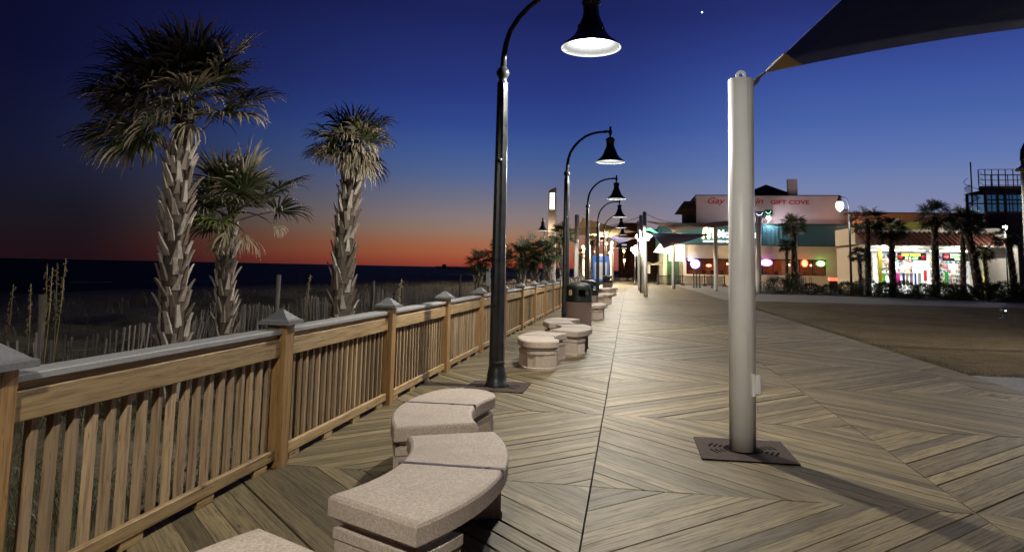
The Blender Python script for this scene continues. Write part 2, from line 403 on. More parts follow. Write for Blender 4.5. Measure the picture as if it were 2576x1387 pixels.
M['wire'] = mat_plain('thin_cable', (.12, .11, .11), .5, .5, .3)
def cl(name, c): M[name] = mat_plain('cloth_' + name, c, .85, .15, 0, .25, 6); return M[name]

# ------------------------------------------------------------------ boardwalk deck
S = 2.54; X0 = -.264; Y0 = 5.246
def clip(poly, nx, ny, d):   # keep nx*x+ny*y<=d
    out = []
    for i in range(len(poly)):
        a, b = poly[i], poly[(i + 1) % len(poly)]
        da, db = nx * a[0] + ny * a[1] - d, nx * b[0] + ny * b[1] - d
        if da <= 0: out.append(a)
        if (da < 0 < db) or (db < 0 < da):
            t = da / (da - db); out.append((a[0] + (b[0] - a[0]) * t, a[1] + (b[1] - a[1]) * t))
    return out
def deck():
    mb = MB(); q = math.sqrt(.5)
    for i in range(-1, 3):
        xa, xb = X0 + i * S, X0 + (i + 1) * S
        if i == -1: xa = -2.80
        if i == 2: xb = 5.35
        for j in range(-4, 58):
            ya, yb = Y0 + j * S, Y0 + (j + 1) * S
            gx = .004; ex = .006 if i in (-1, 0) else gx
            rect = [(xa + gx, ya + .004), (xb - gx, ya + .004), (xb - gx, yb - .004), (xa + gx, yb - .004)]
            if i == -1: rect = [(xa, ya + .004), (xb - ex, ya + .004), (xb - ex, yb - .004), (xa, yb - .004)]
            if i == 0: rect[0] = (xa + ex, ya + .004); rect[3] = (xa + ex, yb - .004)
            diamond = (i + j) % 2 == 0
            d = (q, -q) if diamond else (q, q); nn = (-d[1], d[0])
            ref = (X0 + i * S, Y0 + (j + (1 if diamond else 0)) * S)
            t = 0 + nn[0] * ref[0] + nn[1] * ref[1] - 2.7 * S
            w0 = .1405
            while t < nn[0] * ref[0] + nn[1] * ref[1] + 2.7 * S:
                w = w0; gap = rng.choice([.003, .004, .005, .006, .010, .018])
                poly = clip(clip(rect, nn[0], nn[1], t + w - gap), -nn[0], -nn[1], -t)
                ou, ov = rng.uniform(0, 90), rng.uniform(0, 90)
                if len(poly) >= 3:
                    dz = rng.uniform(-.0025, .0015); tl = rng.uniform(-.008, .008); k = len(poly)
                    tm = t + w / 2
                    def zz(p): return dz + (p[0] * nn[0] + p[1] * nn[1] - tm) * tl
                    V = [(p[0], p[1], zz(p)) for p in poly] + [(p[0], p[1], -.035) for p in poly]
                    uv = [(p[0] * d[0] + p[1] * d[1] + ou, p[0] * nn[0] + p[1] * nn[1] + ov) for p in poly]
                    F = [tuple(range(k))]; U = [uv]
                    if j < 8:
                        for a in range(k):
                            b = (a + 1) % k; F.append((a, b, k + b, k + a)[::-1]); U.append([uv[a]] * 4)
                    mb.add(V, F, False, U)
                t += w
    struct(mb.build('boardwalk', M['deck']))
    mb = MB(); mb.box(-2.84, 5.34, -5, 152, -.3, -.04); struct(mb.build('boardwalk_frame', mat_plain('deck_joist', (.02, .018, .015), .9, .1)))
    mb = MB(); mb.box(5.362, 5.50, -5, 12.3, -.25, .012, ch=.01); struct(mb.build('kerb_strip', M['plaza']))
    mb = MB(); mb.box(5.362, 60, 41, 66.5, -.3, -.02); struct(mb.build('pavement', M['plaza']))
    mb = MB(); mb.box(5.51, 40, 3, 12.4, -.3, -.012); struct(mb.build('path', M['plaza']))
    mb = MB(); mb.box(5.362, 160, 66.5, 260, -.3, -.03); mb.box(-40, 5.36, 152.1, 260, -.3, -.03); struct(mb.build('ground', M['plaza']))
deck()
def lawn():
    mb = MB(); nx, ny = 60, 60; V = []; F = []
    for a in range(nx + 1):
        for b in range(ny + 1):
            x = 5.37 + (a / nx) ** 1.6 * 40; y = 12.42 + (b / ny) * 28.5
            V.append((x, y, -.01 + .02 * math.sin(x * 2.1 + y) * math.sin(y * 1.7) * (0 if a == 0 or b == 0 else 1)))
    for a in range(nx):
        for b in range(ny):
            p = a * (ny + 1) + b; F.append((p, p + ny + 1, p + ny + 2, p + 1))
    mb.add(V, F, True); struct(mb.build('lawn', M['lawn']))
    mb = MB(); r = random.Random(3)
    for k in range(9000):
        if k < 4500: x = 5.37 + abs(r.gauss(0, .12)); y = r.uniform(12.4, 40)
        elif k < 6000: x = r.uniform(5.4, 16); y = 12.42 + abs(r.gauss(0, .12))
        else: x = 5.4 + r.random() ** 2 * 12; y = 12.5 + r.random() ** 1.5 * 20
        blade(mb, r, (x, y, -.01), r.uniform(.03, .07), .006, 2)
    o = mb.build('lawn_grass', M['grass']); o['kind'] = 'stuff'; tag(o, 'short dry grass blades of the lawn beside the boardwalk', 'grass')
def blade(mb, r, p, h, w, n=3, lean=None):
    a = r.uniform(0, 2 * PI); l = r.uniform(.1, .7) * h if lean is None else lean * h
    b = r.uniform(0, PI); wx, wy = math.cos(b) * w / 2, math.sin(b) * w / 2
    V = []
    for i in range(n):
        t = i / n; k = l * t * t
        c = (p[0] + math.cos(a) * k, p[1] + math.sin(a) * k, p[2] + h * (t - .15 * t * t)); f = 1 - t * .6
        V += [(c[0] - wx * f, c[1] - wy * f, c[2]), (c[0] + wx * f, c[1] + wy * f, c[2])]
    V.append((p[0] + math.cos(a) * l, p[1] + math.sin(a) * l, p[2] + h * .85))
    F = [(2 * i, 2 * i + 1, 2 * i + 3, 2 * i + 2) for i in range(n - 1)] + [(2 * n - 2, 2 * n - 1, 2 * n)]
    U = [[(i / n, 0), (i / n, 1), ((i + 1) / n, 1), ((i + 1) / n, 0)] for i in range(n - 1)] + [[((n - 1) / n, 0), ((n - 1) / n, 1), (1, .5)]]
    mb.add(V, F, False, U, r.random())
lawn()

# ------------------------------------------------------------------ dune, beach, sea
def dz(x, y):
    h = -.5 + .14 * math.sin(x * 1.3 + y * .45) * math.sin(y * .8 - x * .3) + .08 * math.sin(y * 2.1 + x)
    if x < -10: h += .35 * math.exp(-((x + 16) / 5) ** 2) * (1 + .5 * math.sin(y * .25))
    if x < -24: h -= min(2.6, (-24 - x) * .045)
    return h
def dune():
    xs = [-2.82 - i * .45 for i in range(30)] + [-17 - i * 3 for i in range(28)]
    ys = [-6 + i * .7 for i in range(72)] + [46 + i * 8 for i in range(140)]
    mb = MB(); V = [(x, y, dz(x, y)) for x in xs for y in ys]; n = len(ys)
    F = [(a * n + b, a * n + b + 1, (a + 1) * n + b + 1, (a + 1) * n + b) for a in range(len(xs) - 1) for b in range(n - 1)]
    mb.add(V, F, True); struct(mb.build('beach', M['sand']))
    mb = MB(); mb.add([(-9000, -3000, -2.5), (-70, -3000, -2.5), (-70, 14000, -2.5), (-9000, 14000, -2.5)], [(0, 1, 2, 3)]); struct(mb.build('sea', M['sea']))
    mb = MB(); r = random.Random(9)
    for (x, y, L) in [(-86, 118, 22), (-92, 104, 8), (-84, 230, 60), (-88, 300, 80), (-85, 420, 160), (-90, 180, 30)]:
        n = 24; V = []
        for i in range(n + 1):
            t = i / n; w = (1.1 + r.random() * .8) * math.sin(PI * t) ** .5
            xx = x + 1.2 * math.sin(t * 5 + y) + r.uniform(-.2, .2)
            V += [(xx - w / 2, y + L * t, -2.44), (xx, y + L * t, -2.2), (xx + w / 2, y + L * t, -2.44)]
        F = []
        for i in range(n): F += [(3 * i, 3 * i + 1, 3 * i + 4, 3 * i + 3), (3 * i + 1, 3 * i + 2, 3 * i + 5, 3 * i + 4)]
        mb.add(V, F, True)
    o = mb.build('wave_foam', M['foam']); o['kind'] = 'stuff'; tag(o, 'thin pale lines of surf along the dark shore', 'surf')
    mb = MB(); r = random.Random(5)
    for k in range(26000):
        if k < 9000: x = -2.95 - r.random() * 2.6; y = .5 + r.random() ** 1.2 * 14; h = r.uniform(.2, .62)
        elif k < 19000: x = -5 - r.random() ** .8 * 6; y = 1 + r.random() * 26; h = r.uniform(.25, .6)
        else: x = -9 - r.random() * 16; y = 2 + r.random() * 60; h = r.uniform(.3, .8)
        if math.sin(x * 1.7 + y * .9) + math.sin(y * 1.9 - x) < -.5 + r.random() * .4: continue
        blade(mb, r, (x, y, dz(x, y) - .02), h, .009 if k < 9000 else .012, 3, r.uniform(.3, 1.3))
    o = mb.build('dune_grass', M['grass']); o['kind'] = 'stuff'; tag(o, 'tangled green and dry dune grass behind the railing', 'grass')
dune()
def sea_oats():
    r = random.Random(21); first = True
    for (x, y, xt, zt, lab) in [(-7.27, 8, -7.19, 1.56, 'tallest of the sea oat stalks, its head above the sea horizon'), (-7.33, 8.1, -7.40, 1.50, 'straight sea oat stalk just right of the weathered dune post'),
                                (-7.45, 8.05, -7.50, 1.49, 'sea oat stalk standing in front of the weathered dune post'), (-7.30, 7.9, -7.28, 1.44, 'drooping sea oat stalk close beside the tallest stalk'),
                                (-7.62, 8, -7.67, 1.22, 'short sea oat stalk left of the weathered dune post'), (-8.0, 8, -7.93, 1.21, 'leftmost sea oat stalk, at the edge of the photo'),
                                (-6.05, 12.4, -5.9, 1.35, 'thin sea oat stalk right of the short middle palm'), (-4.3, 12.5, -4.15, 1.3, 'sea oat stalk right of the far windblown palm')]:
        t = thing('sea_oat', lab, 'sea oat', (x, y, dz(x, y)), 0, 'sea oats on the dune')
        z1 = zt - dz(x, y); dx = xt - x
        st = MB(); st.tube([(0, 0, 0), (dx * .3, .02, z1 * .4), (dx * .75, .03, z1 * .75), (dx * 1.0, .0, z1)], [.007, .006, .005, .003], 5); st.build('stalk', M['oat'], t)
        hd = MB(); hd.tube([(dx * (.6 + .4 * k / 4) + .003, .02 * (1 - k / 4), z1 * (.62 + .38 * k / 4)) for k in range(5)], .008, 4)
        for k in range(26):
            u = k / 26; zz = z1 * (.62 + .38 * u); px_ = dx * (.6 + .4 * u) + r.uniform(-.03, .035)
            a = r.uniform(-.4, .4)
            hd.add([(px_, 0, zz), (px_ + .012 + a * .02, .006, zz - .012), (px_ + a * .03, 0, zz - .034), (px_ - .012 + a * .02, -.006, zz - .012)], [(0, 1, 2, 3)], False, [[(.2, 0)] * 4])
        hd.build('seed_head', M['oat'], t)
sea_oats()
def sand_fence():
    r = random.Random(4)
    t = thing('sand_fence', 'long leaning sand fence of thin grey slats on the dune', 'sand fence', (-8, 8, -.5))
    def line(y): return -7.3 - min(1, max(0, (y - 8) / 9)) * 2.3 + .15 * math.sin(y * .7)
    sl = MB(); y = 5.0
    while y < 75:
        x = line(y); a = r.gauss(0, .05) + .06 * math.sin(y * .6); b = r.gauss(0, .06) + .14 * math.sin(y * .35)
        h = 1.12 + r.uniform(-.05, .05); g = dz(x, y)
        T = Matrix.Translation((x + 8, y - 8, g + .5 - .1)) @ Matrix.Rotation(b, 4, 'X') @ Matrix.Rotation(a, 4, 'Y')
        sl.box(-.005, .005, -.018, .018, 0, h, T); y += r.uniform(.085, .12)
    sl.build('slats', M['slat'], t)
    w = MB()
    for zz in (.3, .85):
        w.tube([(line(5 + k) + 8, 5 + k - 8, dz(line(5 + k), 5 + k) + .5 + zz) for k in range(70)], .004, 4)
    w.build('wire', M['wire'], t)
    for (x, y, top) in [(-8.42, 9, 1.03), (-8.44, 16, 1.27), (-9.75, 26, .95), (-9.7, 40, 1.0)]:
        p = MB(); p.tube([(x + 8, y - 8, dz(x, y) + .3), (x + 8 + .01, y - 8, top + .5)], [.06, .055], 10); p.build('post', M['slat'], t)
sand_fence()
def pier():
    t = thing('fishing_pier', 'long dark fishing pier on the sea horizon under the red glow', 'pier', (-90, 900, -2.5))
    d = MB(); d.box(-145, 60, -3, 3, 3.6, 4.3); d.box(-160, -140, -10, 10, 3.4, 4.3); d.build('pier_deck', M['trim'], t)
    p = MB()
    for k in range(80): p.box(-158 + k * 2.7, -157.2 + k * 2.7, -2.5, 2.5, -1, 3.6)
    p.build('pilings', M['trim'], t)
    h = MB(); h.box(-152.5, -148, -3, 3, 4.3, 6.2); h.add([(-153, -3.5, 6.2), (-147.5, -3.5, 6.2), (-147.5, 3.5, 6.2), (-153, 3.5, 6.2), (-150.2, 0, 7.4)], [(0, 1, 4), (1, 2, 4), (2, 3, 4), (3, 0, 4)]); h.build('pier_house', M['trim'], t)
    rl = MB()
    for k in range(60): rl.box(-140 + k * 3.4, -139.7 + k * 3.4, -3, -2.7, 4.3, 5.4)
    rl.box(-145, 60, -3, -2.8, 5.3, 5.5); rl.build('pier_railing', M['trim'], t)
pier()

# ------------------------------------------------------------------ wooden railing
def railing():
    PY = [.16, 2.655] + [5.22 + 2.5 * k for k in range(0, 18)]
    t = thing('boardwalk_railing', 'long wooden boardwalk railing with square pickets and grey capped posts', 'railing', (-2.7, 0, 0))
    post0 = None
    for y in PY:
        if post0 is None:
            b = MB(); b.box(-.085, .075, -.07, .07, -.25, 1.08, ch=.006); post0 = b.build('post', M['postw'], t, (0, y, 0))
            c = MB(); c.prism([(-.13, -.125), (.12, -.125), (.12, .125), (-.13, .125)], 1.075, 1.105, [([(-.105, -.1), (.095, -.1), (.095, .1), (-.105, .1)], 1.115), ([(-.02, -.015), (.01, -.015), (.01, .015), (-.02, .015)], 1.185)])
            c.build('post_cap', mat_speckle('dark_grey_cap_paint', (.15, .15, .155), (.11, .11, .115), 60, .6, .4, (.7, .7, .7), .15), post0)
        else: dup(post0, (0, y, 0), parent=t)
    r = random.Random(2); nb = 0; far = MB()
    for a, b in zip(PY[:-1], PY[1:]):
        y0, y1 = a + .072, b - .072
        m = MB(); m.box(-.115, .045, y0, y1, 1.0, 1.038, ch=.006); m.build('handrail', M['cap'], t)
        m = MB(); m.box(-.005, .034, y0 - (.05 if r.random() < .4 else 0), y1, .825, .962, ch=.005); m.build('top_rail', M['rail'], t)
        m = MB(); m.box(-.006, .012, y0, y1, .9635, .9988); m.build('rail_backing', M['postw'], t)
        m = MB(); m.box(.0, .038, y0, y1, .055, .135, ch=.005)
        for q in (.08, .36, .64, .92): m.box(-.004, .030, y0 + (y1 - y0) * q - .09, y0 + (y1 - y0) * q + .09, 0.002, .055)
        m.build('bottom_rail', M['rail'], t)
        n = 19
        for k in range(n):
            y = y0 + (y1 - y0) * (k + .5 + r.uniform(-.03, .03)) / n; x = r.uniform(-.003, .003); tw = r.gauss(0, .004)
            T = Matrix.Translation((x, y, 0)) @ Matrix.Rotation(tw, 4, 'X') @ Matrix.Rotation(r.gauss(0, .05), 4, 'Z')
            q = MB() if nb < 99 and a > 1 else far
            q.box(-.047, -.007, -.02, .02, .06, .995, T)
            if q is not far: q.build('picket', M['picket'], t); nb += 1
    o = far.build('picket', M['picket'], t); o['kind'] = 'stuff'
    m = MB(); m.box(-.16, -.118, -4, 52, -.32, -.0); m.build('fascia_board', M['postw'], t)
railing()

# ------------------------------------------------------------------ street lamps over the boardwalk
def street_lamp(lab, loc):
    t = thing('street_lamp', lab, 'street lamp', loc, 0, 'street lamps along the boardwalk')
    b = MB()
    b.lathe([(.155, 0), (.155, .03), (.15, .05), (.135, .07), (.128, .14), (.112, .24), (.10, .29), (.108, .30), (.112, .315), (.108, .33), (.095, .345)], 20, flute=.03)
    b.build('lamp_base', M['iron'], t)
    p = MB(); p.tube([(0, 0, .34), (0, 0, 2.2), (0, 0, 4.05)], [.104, .094, .076], 16, True, False, PI / 8, .10)
    p.tube([(.0, -.078, 2.98), (0, -.10, 2.98)], .035, 8)
    p.lathe([(.076, 4.05), (.08, 4.06), (.060, 4.09), (.052, 4.12), (.07, 4.15), (.092, 4.19), (.092, 4.225), (.07, 4.26), (.045, 4.29)], 16)
    p.build('lamp_pole', M['iron'], t)
    a = MB(); a.tube([(0, 0, 4.27), (.01, 0, 4.45), (.035, 0, 4.62), (.09, 0, 4.80), (.2, 0, 4.98), (.34, 0, 5.13), (.52, 0, 5.265), (.7, 0, 5.335), (.87, 0, 5.37), (1.06, 0, 5.385), (1.2, 0, 5.385)], [.045, .042, .04, .038, .037, .036, .035, .034, .033, .032, .032], 10)
    a.tube([(1.02, 0, 5.384), (1.12, 0, 5.385)], .042, 10)
    a.lathe([(.03, 5.28), (.045, 5.31), (.05, 5.38), (.045, 5.42), (.028, 5.44), (.036, 5.47), (.03, 5.52), (.012, 5.535)], 12, (1.2, 0, 0))
    a.tube([(1.2, 0, 5.21), (1.2, 0, 5.30)], .022, 8); a.build('lamp_arm', M['iron'], t)
    s = MB(); cx = (1.2, 0, 0)
    s.lathe([(.012, 5.235), (.06, 5.225), (.10, 5.20), (.128, 5.165), (.134, 5.145), (.124, 5.125), (.11, 5.11), (.108, 5.02), (.112, 4.97), (.135, 4.91), (.165, 4.84), (.19, 4.775), (.20, 4.74), (.212, 4.73), (.235, 4.69), (.275, 4.645), (.325, 4.605), (.375, 4.565), (.402, 4.535), (.404, 4.522)], 36, cx)
    for k in range(4):
        an = PI / 4 + k * PI / 2; x, y = 1.2 + .2 * math.cos(an), .2 * math.sin(an)
        s.tube([(x, y, 4.72), (x + .03 * math.cos(an), y + .03 * math.sin(an), 4.76), (x + .02 * math.cos(an), y + .02 * math.sin(an), 4.80)], .012, 6)
    sh = s.build('lamp_shade', M['iron'], t)
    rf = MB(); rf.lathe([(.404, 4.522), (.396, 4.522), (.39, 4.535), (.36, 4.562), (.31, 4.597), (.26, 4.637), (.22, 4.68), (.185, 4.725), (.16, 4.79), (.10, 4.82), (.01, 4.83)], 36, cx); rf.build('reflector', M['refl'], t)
    bl = MB(); bl.sphere((1.2, 0, 4.66), .06, 14, 10, 1.3); bl.build('bulb', M['bulb'], t)
    lamp((1.2, 0, 4.565), LAMP_W, (1, .95, .83), .055, t, 'lamp_light', 'SPOT', (0, 0, 0), None, None, R(172))
    return t
grate_mb = None
def grate(lab, loc, hole, rz=0):
    t = thing('pole_grate', lab, 'grate', loc, rz, 'iron grates set into the deck')
    m = MB(); h = .39
    n = 40; V = []; F = []
    sq = []
    for k in range(n):
        a = 2 * PI * (k + .5) / n; c, s_ = math.cos(a), math.sin(a); q = h / max(abs(c), abs(s_)); sq.append((c * q, s_ * q))
    rings = [(hole, .012)]
    r = hole
    bands = [hole + .02]
    while bands[-1] + .05 < h - .03: bands.append(bands[-1] + .022)
    radii = [hole] + bands
    def solid(k, i): return (i % 2 == 0) or (k % 10 in (0, 9)) or not ((k % 20) < 4 or (k % 20) > 15)
    for i in range(len(radii) - 1):
        r0, r1 = radii[i], radii[i + 1]
        for k in range(n):
            if not solid(k, i): continue
            a0, a1 = 2 * PI * k / n, 2 * PI * (k + 1) / n
            m.add([(r0 * math.cos(a0), r0 * math.sin(a0), .012), (r1 * math.cos(a0), r1 * math.sin(a0), .012), (r1 * math.cos(a1), r1 * math.sin(a1), .012), (r0 * math.cos(a1), r0 * math.sin(a1), .012)], [(0, 1, 2, 3)])
    r1 = radii[-1]
    for k in range(n):
        a0, a1 = 2 * PI * k / n, 2 * PI * (k + 1) / n
        def S2(a):
            c, s_ = math.cos(a), math.sin(a); q = h / max(abs(c), abs(s_)); return (c * q, s_ * q, .012)
        m.add([(r1 * math.cos(a0), r1 * math.sin(a0), .012), S2(a0), S2(a1), (r1 * math.cos(a1), r1 * math.sin(a1), .012)], [(0, 1, 2, 3)])
    m.build('grate_plate', M['iron2'], t)
    m = MB(); m.box(-h, h, -h, h, .002, .0055); m.build('grate_shade_sheet', mat_plain('grate_shadow_black', (.004, .004, .004), .95, .05), t)  # black sheet stands in for the shade below the slots
    return t
LX, LY, LS = -1.705, 9.2, 10.16
L1 = street_lamp('tall black street lamp nearest the camera, its bright bell shade at the top', (LX, LY, 0))
dup(L1, (LX, LY - LS, 0), label='black street lamp beside the camera, above the nearest curved bench')
labs = ['black curved arm street lamp standing beside the brown litter bin', 'third black street lamp in the receding row, just past the first bin', 'fourth black street lamp in the receding row, in front of the blue notice board', 'fifth black street lamp in the receding row, right beside the fourth', 'sixth black street lamp, small in the receding row']
for k, lb in enumerate(labs): dup(L1, (LX, LY + LS * (k + 1), 0), label=lb)
dup(L1, (-6.55, 53.5 + 1.2, -.05), rz=-PI / 2, label='street lamp beyond the palms on the beach side, its arm turned towards the camera')
dup(L1, (-3.9, 72, 0), label='small street lamp far off above the blue notice board')
dup(L1, (-2.7, 95, 0), label='smallest street lamp of the far boardwalk, near the brick tower')
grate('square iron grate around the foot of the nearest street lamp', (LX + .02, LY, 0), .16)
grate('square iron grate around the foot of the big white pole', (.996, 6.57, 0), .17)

# ------------------------------------------------------------------ curved concrete benches
def arc_poly(ri, ro, a0, a1, n, cap=None, d=0.0):
    # cap: None | 'a0' | 'a1' rounds that end. d insets
    ri, ro = ri + d, ro - d; rm = (ri + ro) / 2; da = d / rm
    out = []
    A0 = a0 + (0 if cap == 'a0' else da); A1 = a1 - (0 if cap == 'a1' else da)
    for k in range(n + 1):
        a = A0 + (A1 - A0) * k / n; out.append((ro * math.cos(a), ro * math.sin(a)))
    if cap == 'a1':
        c = (rm * math.cos(A1), rm * math.sin(A1)); h = (ro - ri) / 2
        for k in range(1, 12):
            a = A1 + PI * k / 12; out.append((c[0] + h * math.cos(a), c[1] + h * math.sin(a)))
    for k in range(n + 1):
        a = A1 + (A0 - A1) * k / n; out.append((ri * math.cos(a), ri * math.sin(a)))
    if cap == 'a0':
        c = (rm * math.cos(A0), rm * math.sin(A0)); h = (ro - ri) / 2
        for k in range(1, 12):
            a = A0 + PI + PI * k / 12; out.append((c[0] + h * math.cos(a), c[1] + h * math.sin(a)))
    return out
def bench(lab, centre, mid, half0, half1, cap=None):
    ri, ro = 1.30, 1.90
    t = thing('curved_bench', lab, 'bench', (centre[0], centre[1], 0), 0, 'curved concrete benches along the railing')
    a0, a1 = mid - half0, mid + half1
    P = lambda d: arc_poly(ri, ro, a0, a1, 22, cap, d)
    m = MB(); rings = [(P(.02), .335), (P(.0), .348), (P(0), .425), (P(.007), .438), (P(.022), .447)]
    n = len(rings[0][0]); V = []; F = []
    for pl, z in rings: V += [(x, y, z) for x, y in pl]
    for i in range(len(rings) - 1):
        for k in range(n):
            k2 = (k + 1) % n; F.append((i * n + k, i * n + k2, (i + 1) * n + k2, (i + 1) * n + k))
    F.append(tuple(range(n - 1, -1, -1))); F.append(tuple((len(rings) - 1) * n + k for k in range(n)))
    m.add(V, F, False); seat = m.build('seat', M['conc'], t)
    st = MB(); T = Matrix.Rotation(mid, 4, 'Z'); st.box(ri - .001, ro + .001, -.017, .017, .40, .4495, T); st.build('joint_strip', M['strip'], seat)
    w = R(12)
    def pedestal(b0, b1, cp):
        m = MB(); nn = 26
        def ring(d, fl):
            pl = arc_poly(ri, ro, b0, b1, nn, cp, d)
            if fl:
                q = []
                for i, (x, y) in enumerate(pl):
                    rr = math.hypot(x, y)
                    onface = (i <= nn) or cp
                    k = (1 - .011 * (i % 2)) if (onface and 1 < i < len(pl) - 2) else 1
                    q.append((x * k, y * k))
                pl = q
            return pl
        ringsp = [(ring(.018, 0), .0), (ring(.018, 0), .04), (ring(.026, 1), .047), (ring(.026, 1), .235), (ring(.018, 0), .245), (ring(.018, 0), .29), (ring(.055, 0), .302), (ring(.055, 0), .3355)]
        n = len(ringsp[0][0]); V = []; F = []
        for pl, z in ringsp: V += [(x, y, z) for x, y in pl]
        for i in range(len(ringsp) - 1):
            for k in range(n):
                k2 = (k + 1) % n; F.append((i * n + k, i * n + k2, (i + 1) * n + k2, (i + 1) * n + k))
        F.append(tuple(range(n - 1, -1, -1)))
        m.add(V, F, False); m.build('pedestal', M['conc'], t)
    pedestal(a0 + (0 if cap == 'a0' else R(.3)), a0 + w, 'a0' if cap == 'a0' else None)
    pedestal(a1 - w, a1 - (0 if cap == 'a1' else R(.3)), 'a1' if cap == 'a1' else None)
    return t
h = R(28)
XA, XB = -2.576, .10
bench('curved concrete bench at the bottom edge of the photo, nearest the camera', (.145, 1.98), PI, h, h)
bA = bench('large curved concrete bench in the foreground bulging towards the walkway', (XA, 3.93), 0, h, h)
bench('curved concrete bench with a rounded far end, just behind the large foreground bench', (.09, 5.64), PI, R(17), h, 'a0')
bC = bench('curved concrete bench with a rounded fluted front end beyond the nearest lamp', (.10, 11.68), PI, h, R(24), 'a1')
bench('curved concrete bench bulging towards the walkway in front of the litter bin', (XA, 13.55), 0, h, h)
bench('curved concrete bench against the railing just left of the litter bin', (.08, 15.3), PI, h, h)
for k, (y, lb) in enumerate([(23.0, 'curved concrete bench just right behind the first litter bin'), (33.2, 'curved concrete bench far along the walkway past the second bin'), (44.6, 'smallest and farthest curved concrete bench beside the walkway')]):
    dup(bA, (XA, y, 0), label=lb)
for y, lb in [(21.3, 'curved bench hidden mostly by the first litter bin'), (31.4, 'curved bench on the railing side beside the third lamp'), (42.9, 'curved bench on the railing side by the fourth lamp')]:
    dup(bC, (.1, y, 0), label=lb)

# ------------------------------------------------------------------ litter bins
def litter_bin(lab, loc):
    t = thing('litter_bin', lab, 'litter bin', loc, 0, 'litter bins on the boardwalk')
    m = MB(); m.lathe([(.01, .0), (.345, .0), (.352, .015), (.352, .06)], 72); m.lathe([(.352, .06), (.352, .61)], 72, flute=.03); m.lathe([(.352, .61), (.356, .63), (.352, .68), (.32, .682)], 72)
    m.build('bin_body', M['binb'], t)
    m = MB(); ro = .36
    m.lathe([(.33, .675), (.362, .675), (.366, .70), (.36, .72), (.352, .83)], 48)
    n = 48
    for k in range(n):
        ang = (k % 12)
        if 1 <= ang <= 8: continue
        a0, a1 = 2 * PI * (k) / n, 2 * PI * (k + 1) / n
        for (ra, za, rb, zb) in [(.352, .83, .345, 1.0)]:
            for s_ in (0, -.03):
                m.add([((ra + s_) * math.cos(a0), (ra + s_) * math.sin(a0), za), ((ra + s_) * math.cos(a1), (ra + s_) * math.sin(a1), za), ((rb + s_) * math.cos(a1), (rb + s_) * math.sin(a1), zb), ((rb + s_) * math.cos(a0), (rb + s_) * math.sin(a0), zb)], [(0, 1, 2, 3)], True)
    m.lathe([(.345, 1.0), (.338, 1.06), (.315, 1.11), (.27, 1.15), (.20, 1.18), (.1, 1.2), (.01, 1.205)], 48)
    m.lathe([(.315, 1.0), (.345, 1.0)], 48)
    lid = m.build('bin_lid', M['lid'], t)
    lid.rotation_euler = (0, 0, R(-95))
    return t
B1 = litter_bin('brown fluted litter bin with a dark green domed lid, nearest the camera', (-1.34, 19.3, 0))
dup(B1, (-1.38, 24.4, 0), label='second litter bin, mostly hidden behind the nearest one')
dup(B1, (-1.42, 49, 0), label='small litter bin at the foot of the blue notice board')

# ------------------------------------------------------------------ white sail poles
def sail_pole(lab, base, top, r, group='white poles holding the shade sails', fixt=True):
    t = thing('sail_pole', lab, 'pole', base, 0, group)
    v = Vector(top) - Vector(base)
    m = MB(); m.tube([(0, 0, -.05), v * .5, v], r, 36); m.build('pole_tube', M['pole'] if r < .1145 and base[1] < 8 else M['poleclean'], t)
    if fixt:
        e = MB(); c = v + Vector((0, 0, .045))
        for k in range(12):
            a0, a1 = 2 * PI * k / 12, 2 * PI * (k + 1) / 12
            q = [(c.x + rr * math.cos(a), c.y + yy, c.z + rr * math.sin(a)) for yy in (-.01, .01) for rr in (.02, .048) for a in (a0, a1)]
            e.add(q, [(0, 1, 3, 2), (4, 6, 7, 5), (2, 3, 7, 6), (0, 4, 5, 1)])
        e.tube([v + Vector((-.07, .03, .0)), v + Vector((-.07, .03, .03))], .02, 8)
        e.build('eye_bolt', M['pole'], t)
    return t
BP = sail_pole('big white steel pole in the foreground holding a corner of the dark sail', (.996, 6.60, 0), (1.03, 6.606, 3.33), .114)
m = MB(); m.box(.085, .155, -.10, -.04, .49, .66, ch=.012); m.box(.07, .10, -.11, -.02, .475, .675, ch=.006); m.build('outlet_box', M['pole'], BP)
sail_pole('white pole in the middle of the walkway, tallest of the row beyond the big pole', (1.03, 42.7, 0), (.945, 42.7, 5.05), .115)
sail_pole('white pole close behind the tall pole in the middle of the walkway', (.985, 50.5, 0), (.86, 50.5, 5.45), .12)
sail_pole('thin white pole behind the two mid walkway poles', (.88, 58.5, 0), (.80, 58.5, 5.6), .12)
sail_pole('white pole in front of the glowing white panel', (4.02, 65.4, 0), (4.06, 65.4, 5.2), .13)
sail_pole('white pole under the yellow arches sign', (7.19, 60.5, 0), (7.2, 60.5, 5.3), .16)
sail_pole('white pole just right of the big foreground pole', (10.05, 57.5, 0), (10.15, 57.5, 5.95), .2)
sail_pole('white pole on the beach side left of the third lamp', (-4.4, 60, -.4), (-4.376, 60, 6.2), .19)
sail_pole('white pole right of the blue notice board', (-1.87, 81, 0), (-1.89, 81, 4.7), .17)
sail_pole('white pole at the right of the dark sail, outside the frame', (7.25, 9.15, 0), (7.3, 9.2, 4.8), .114)

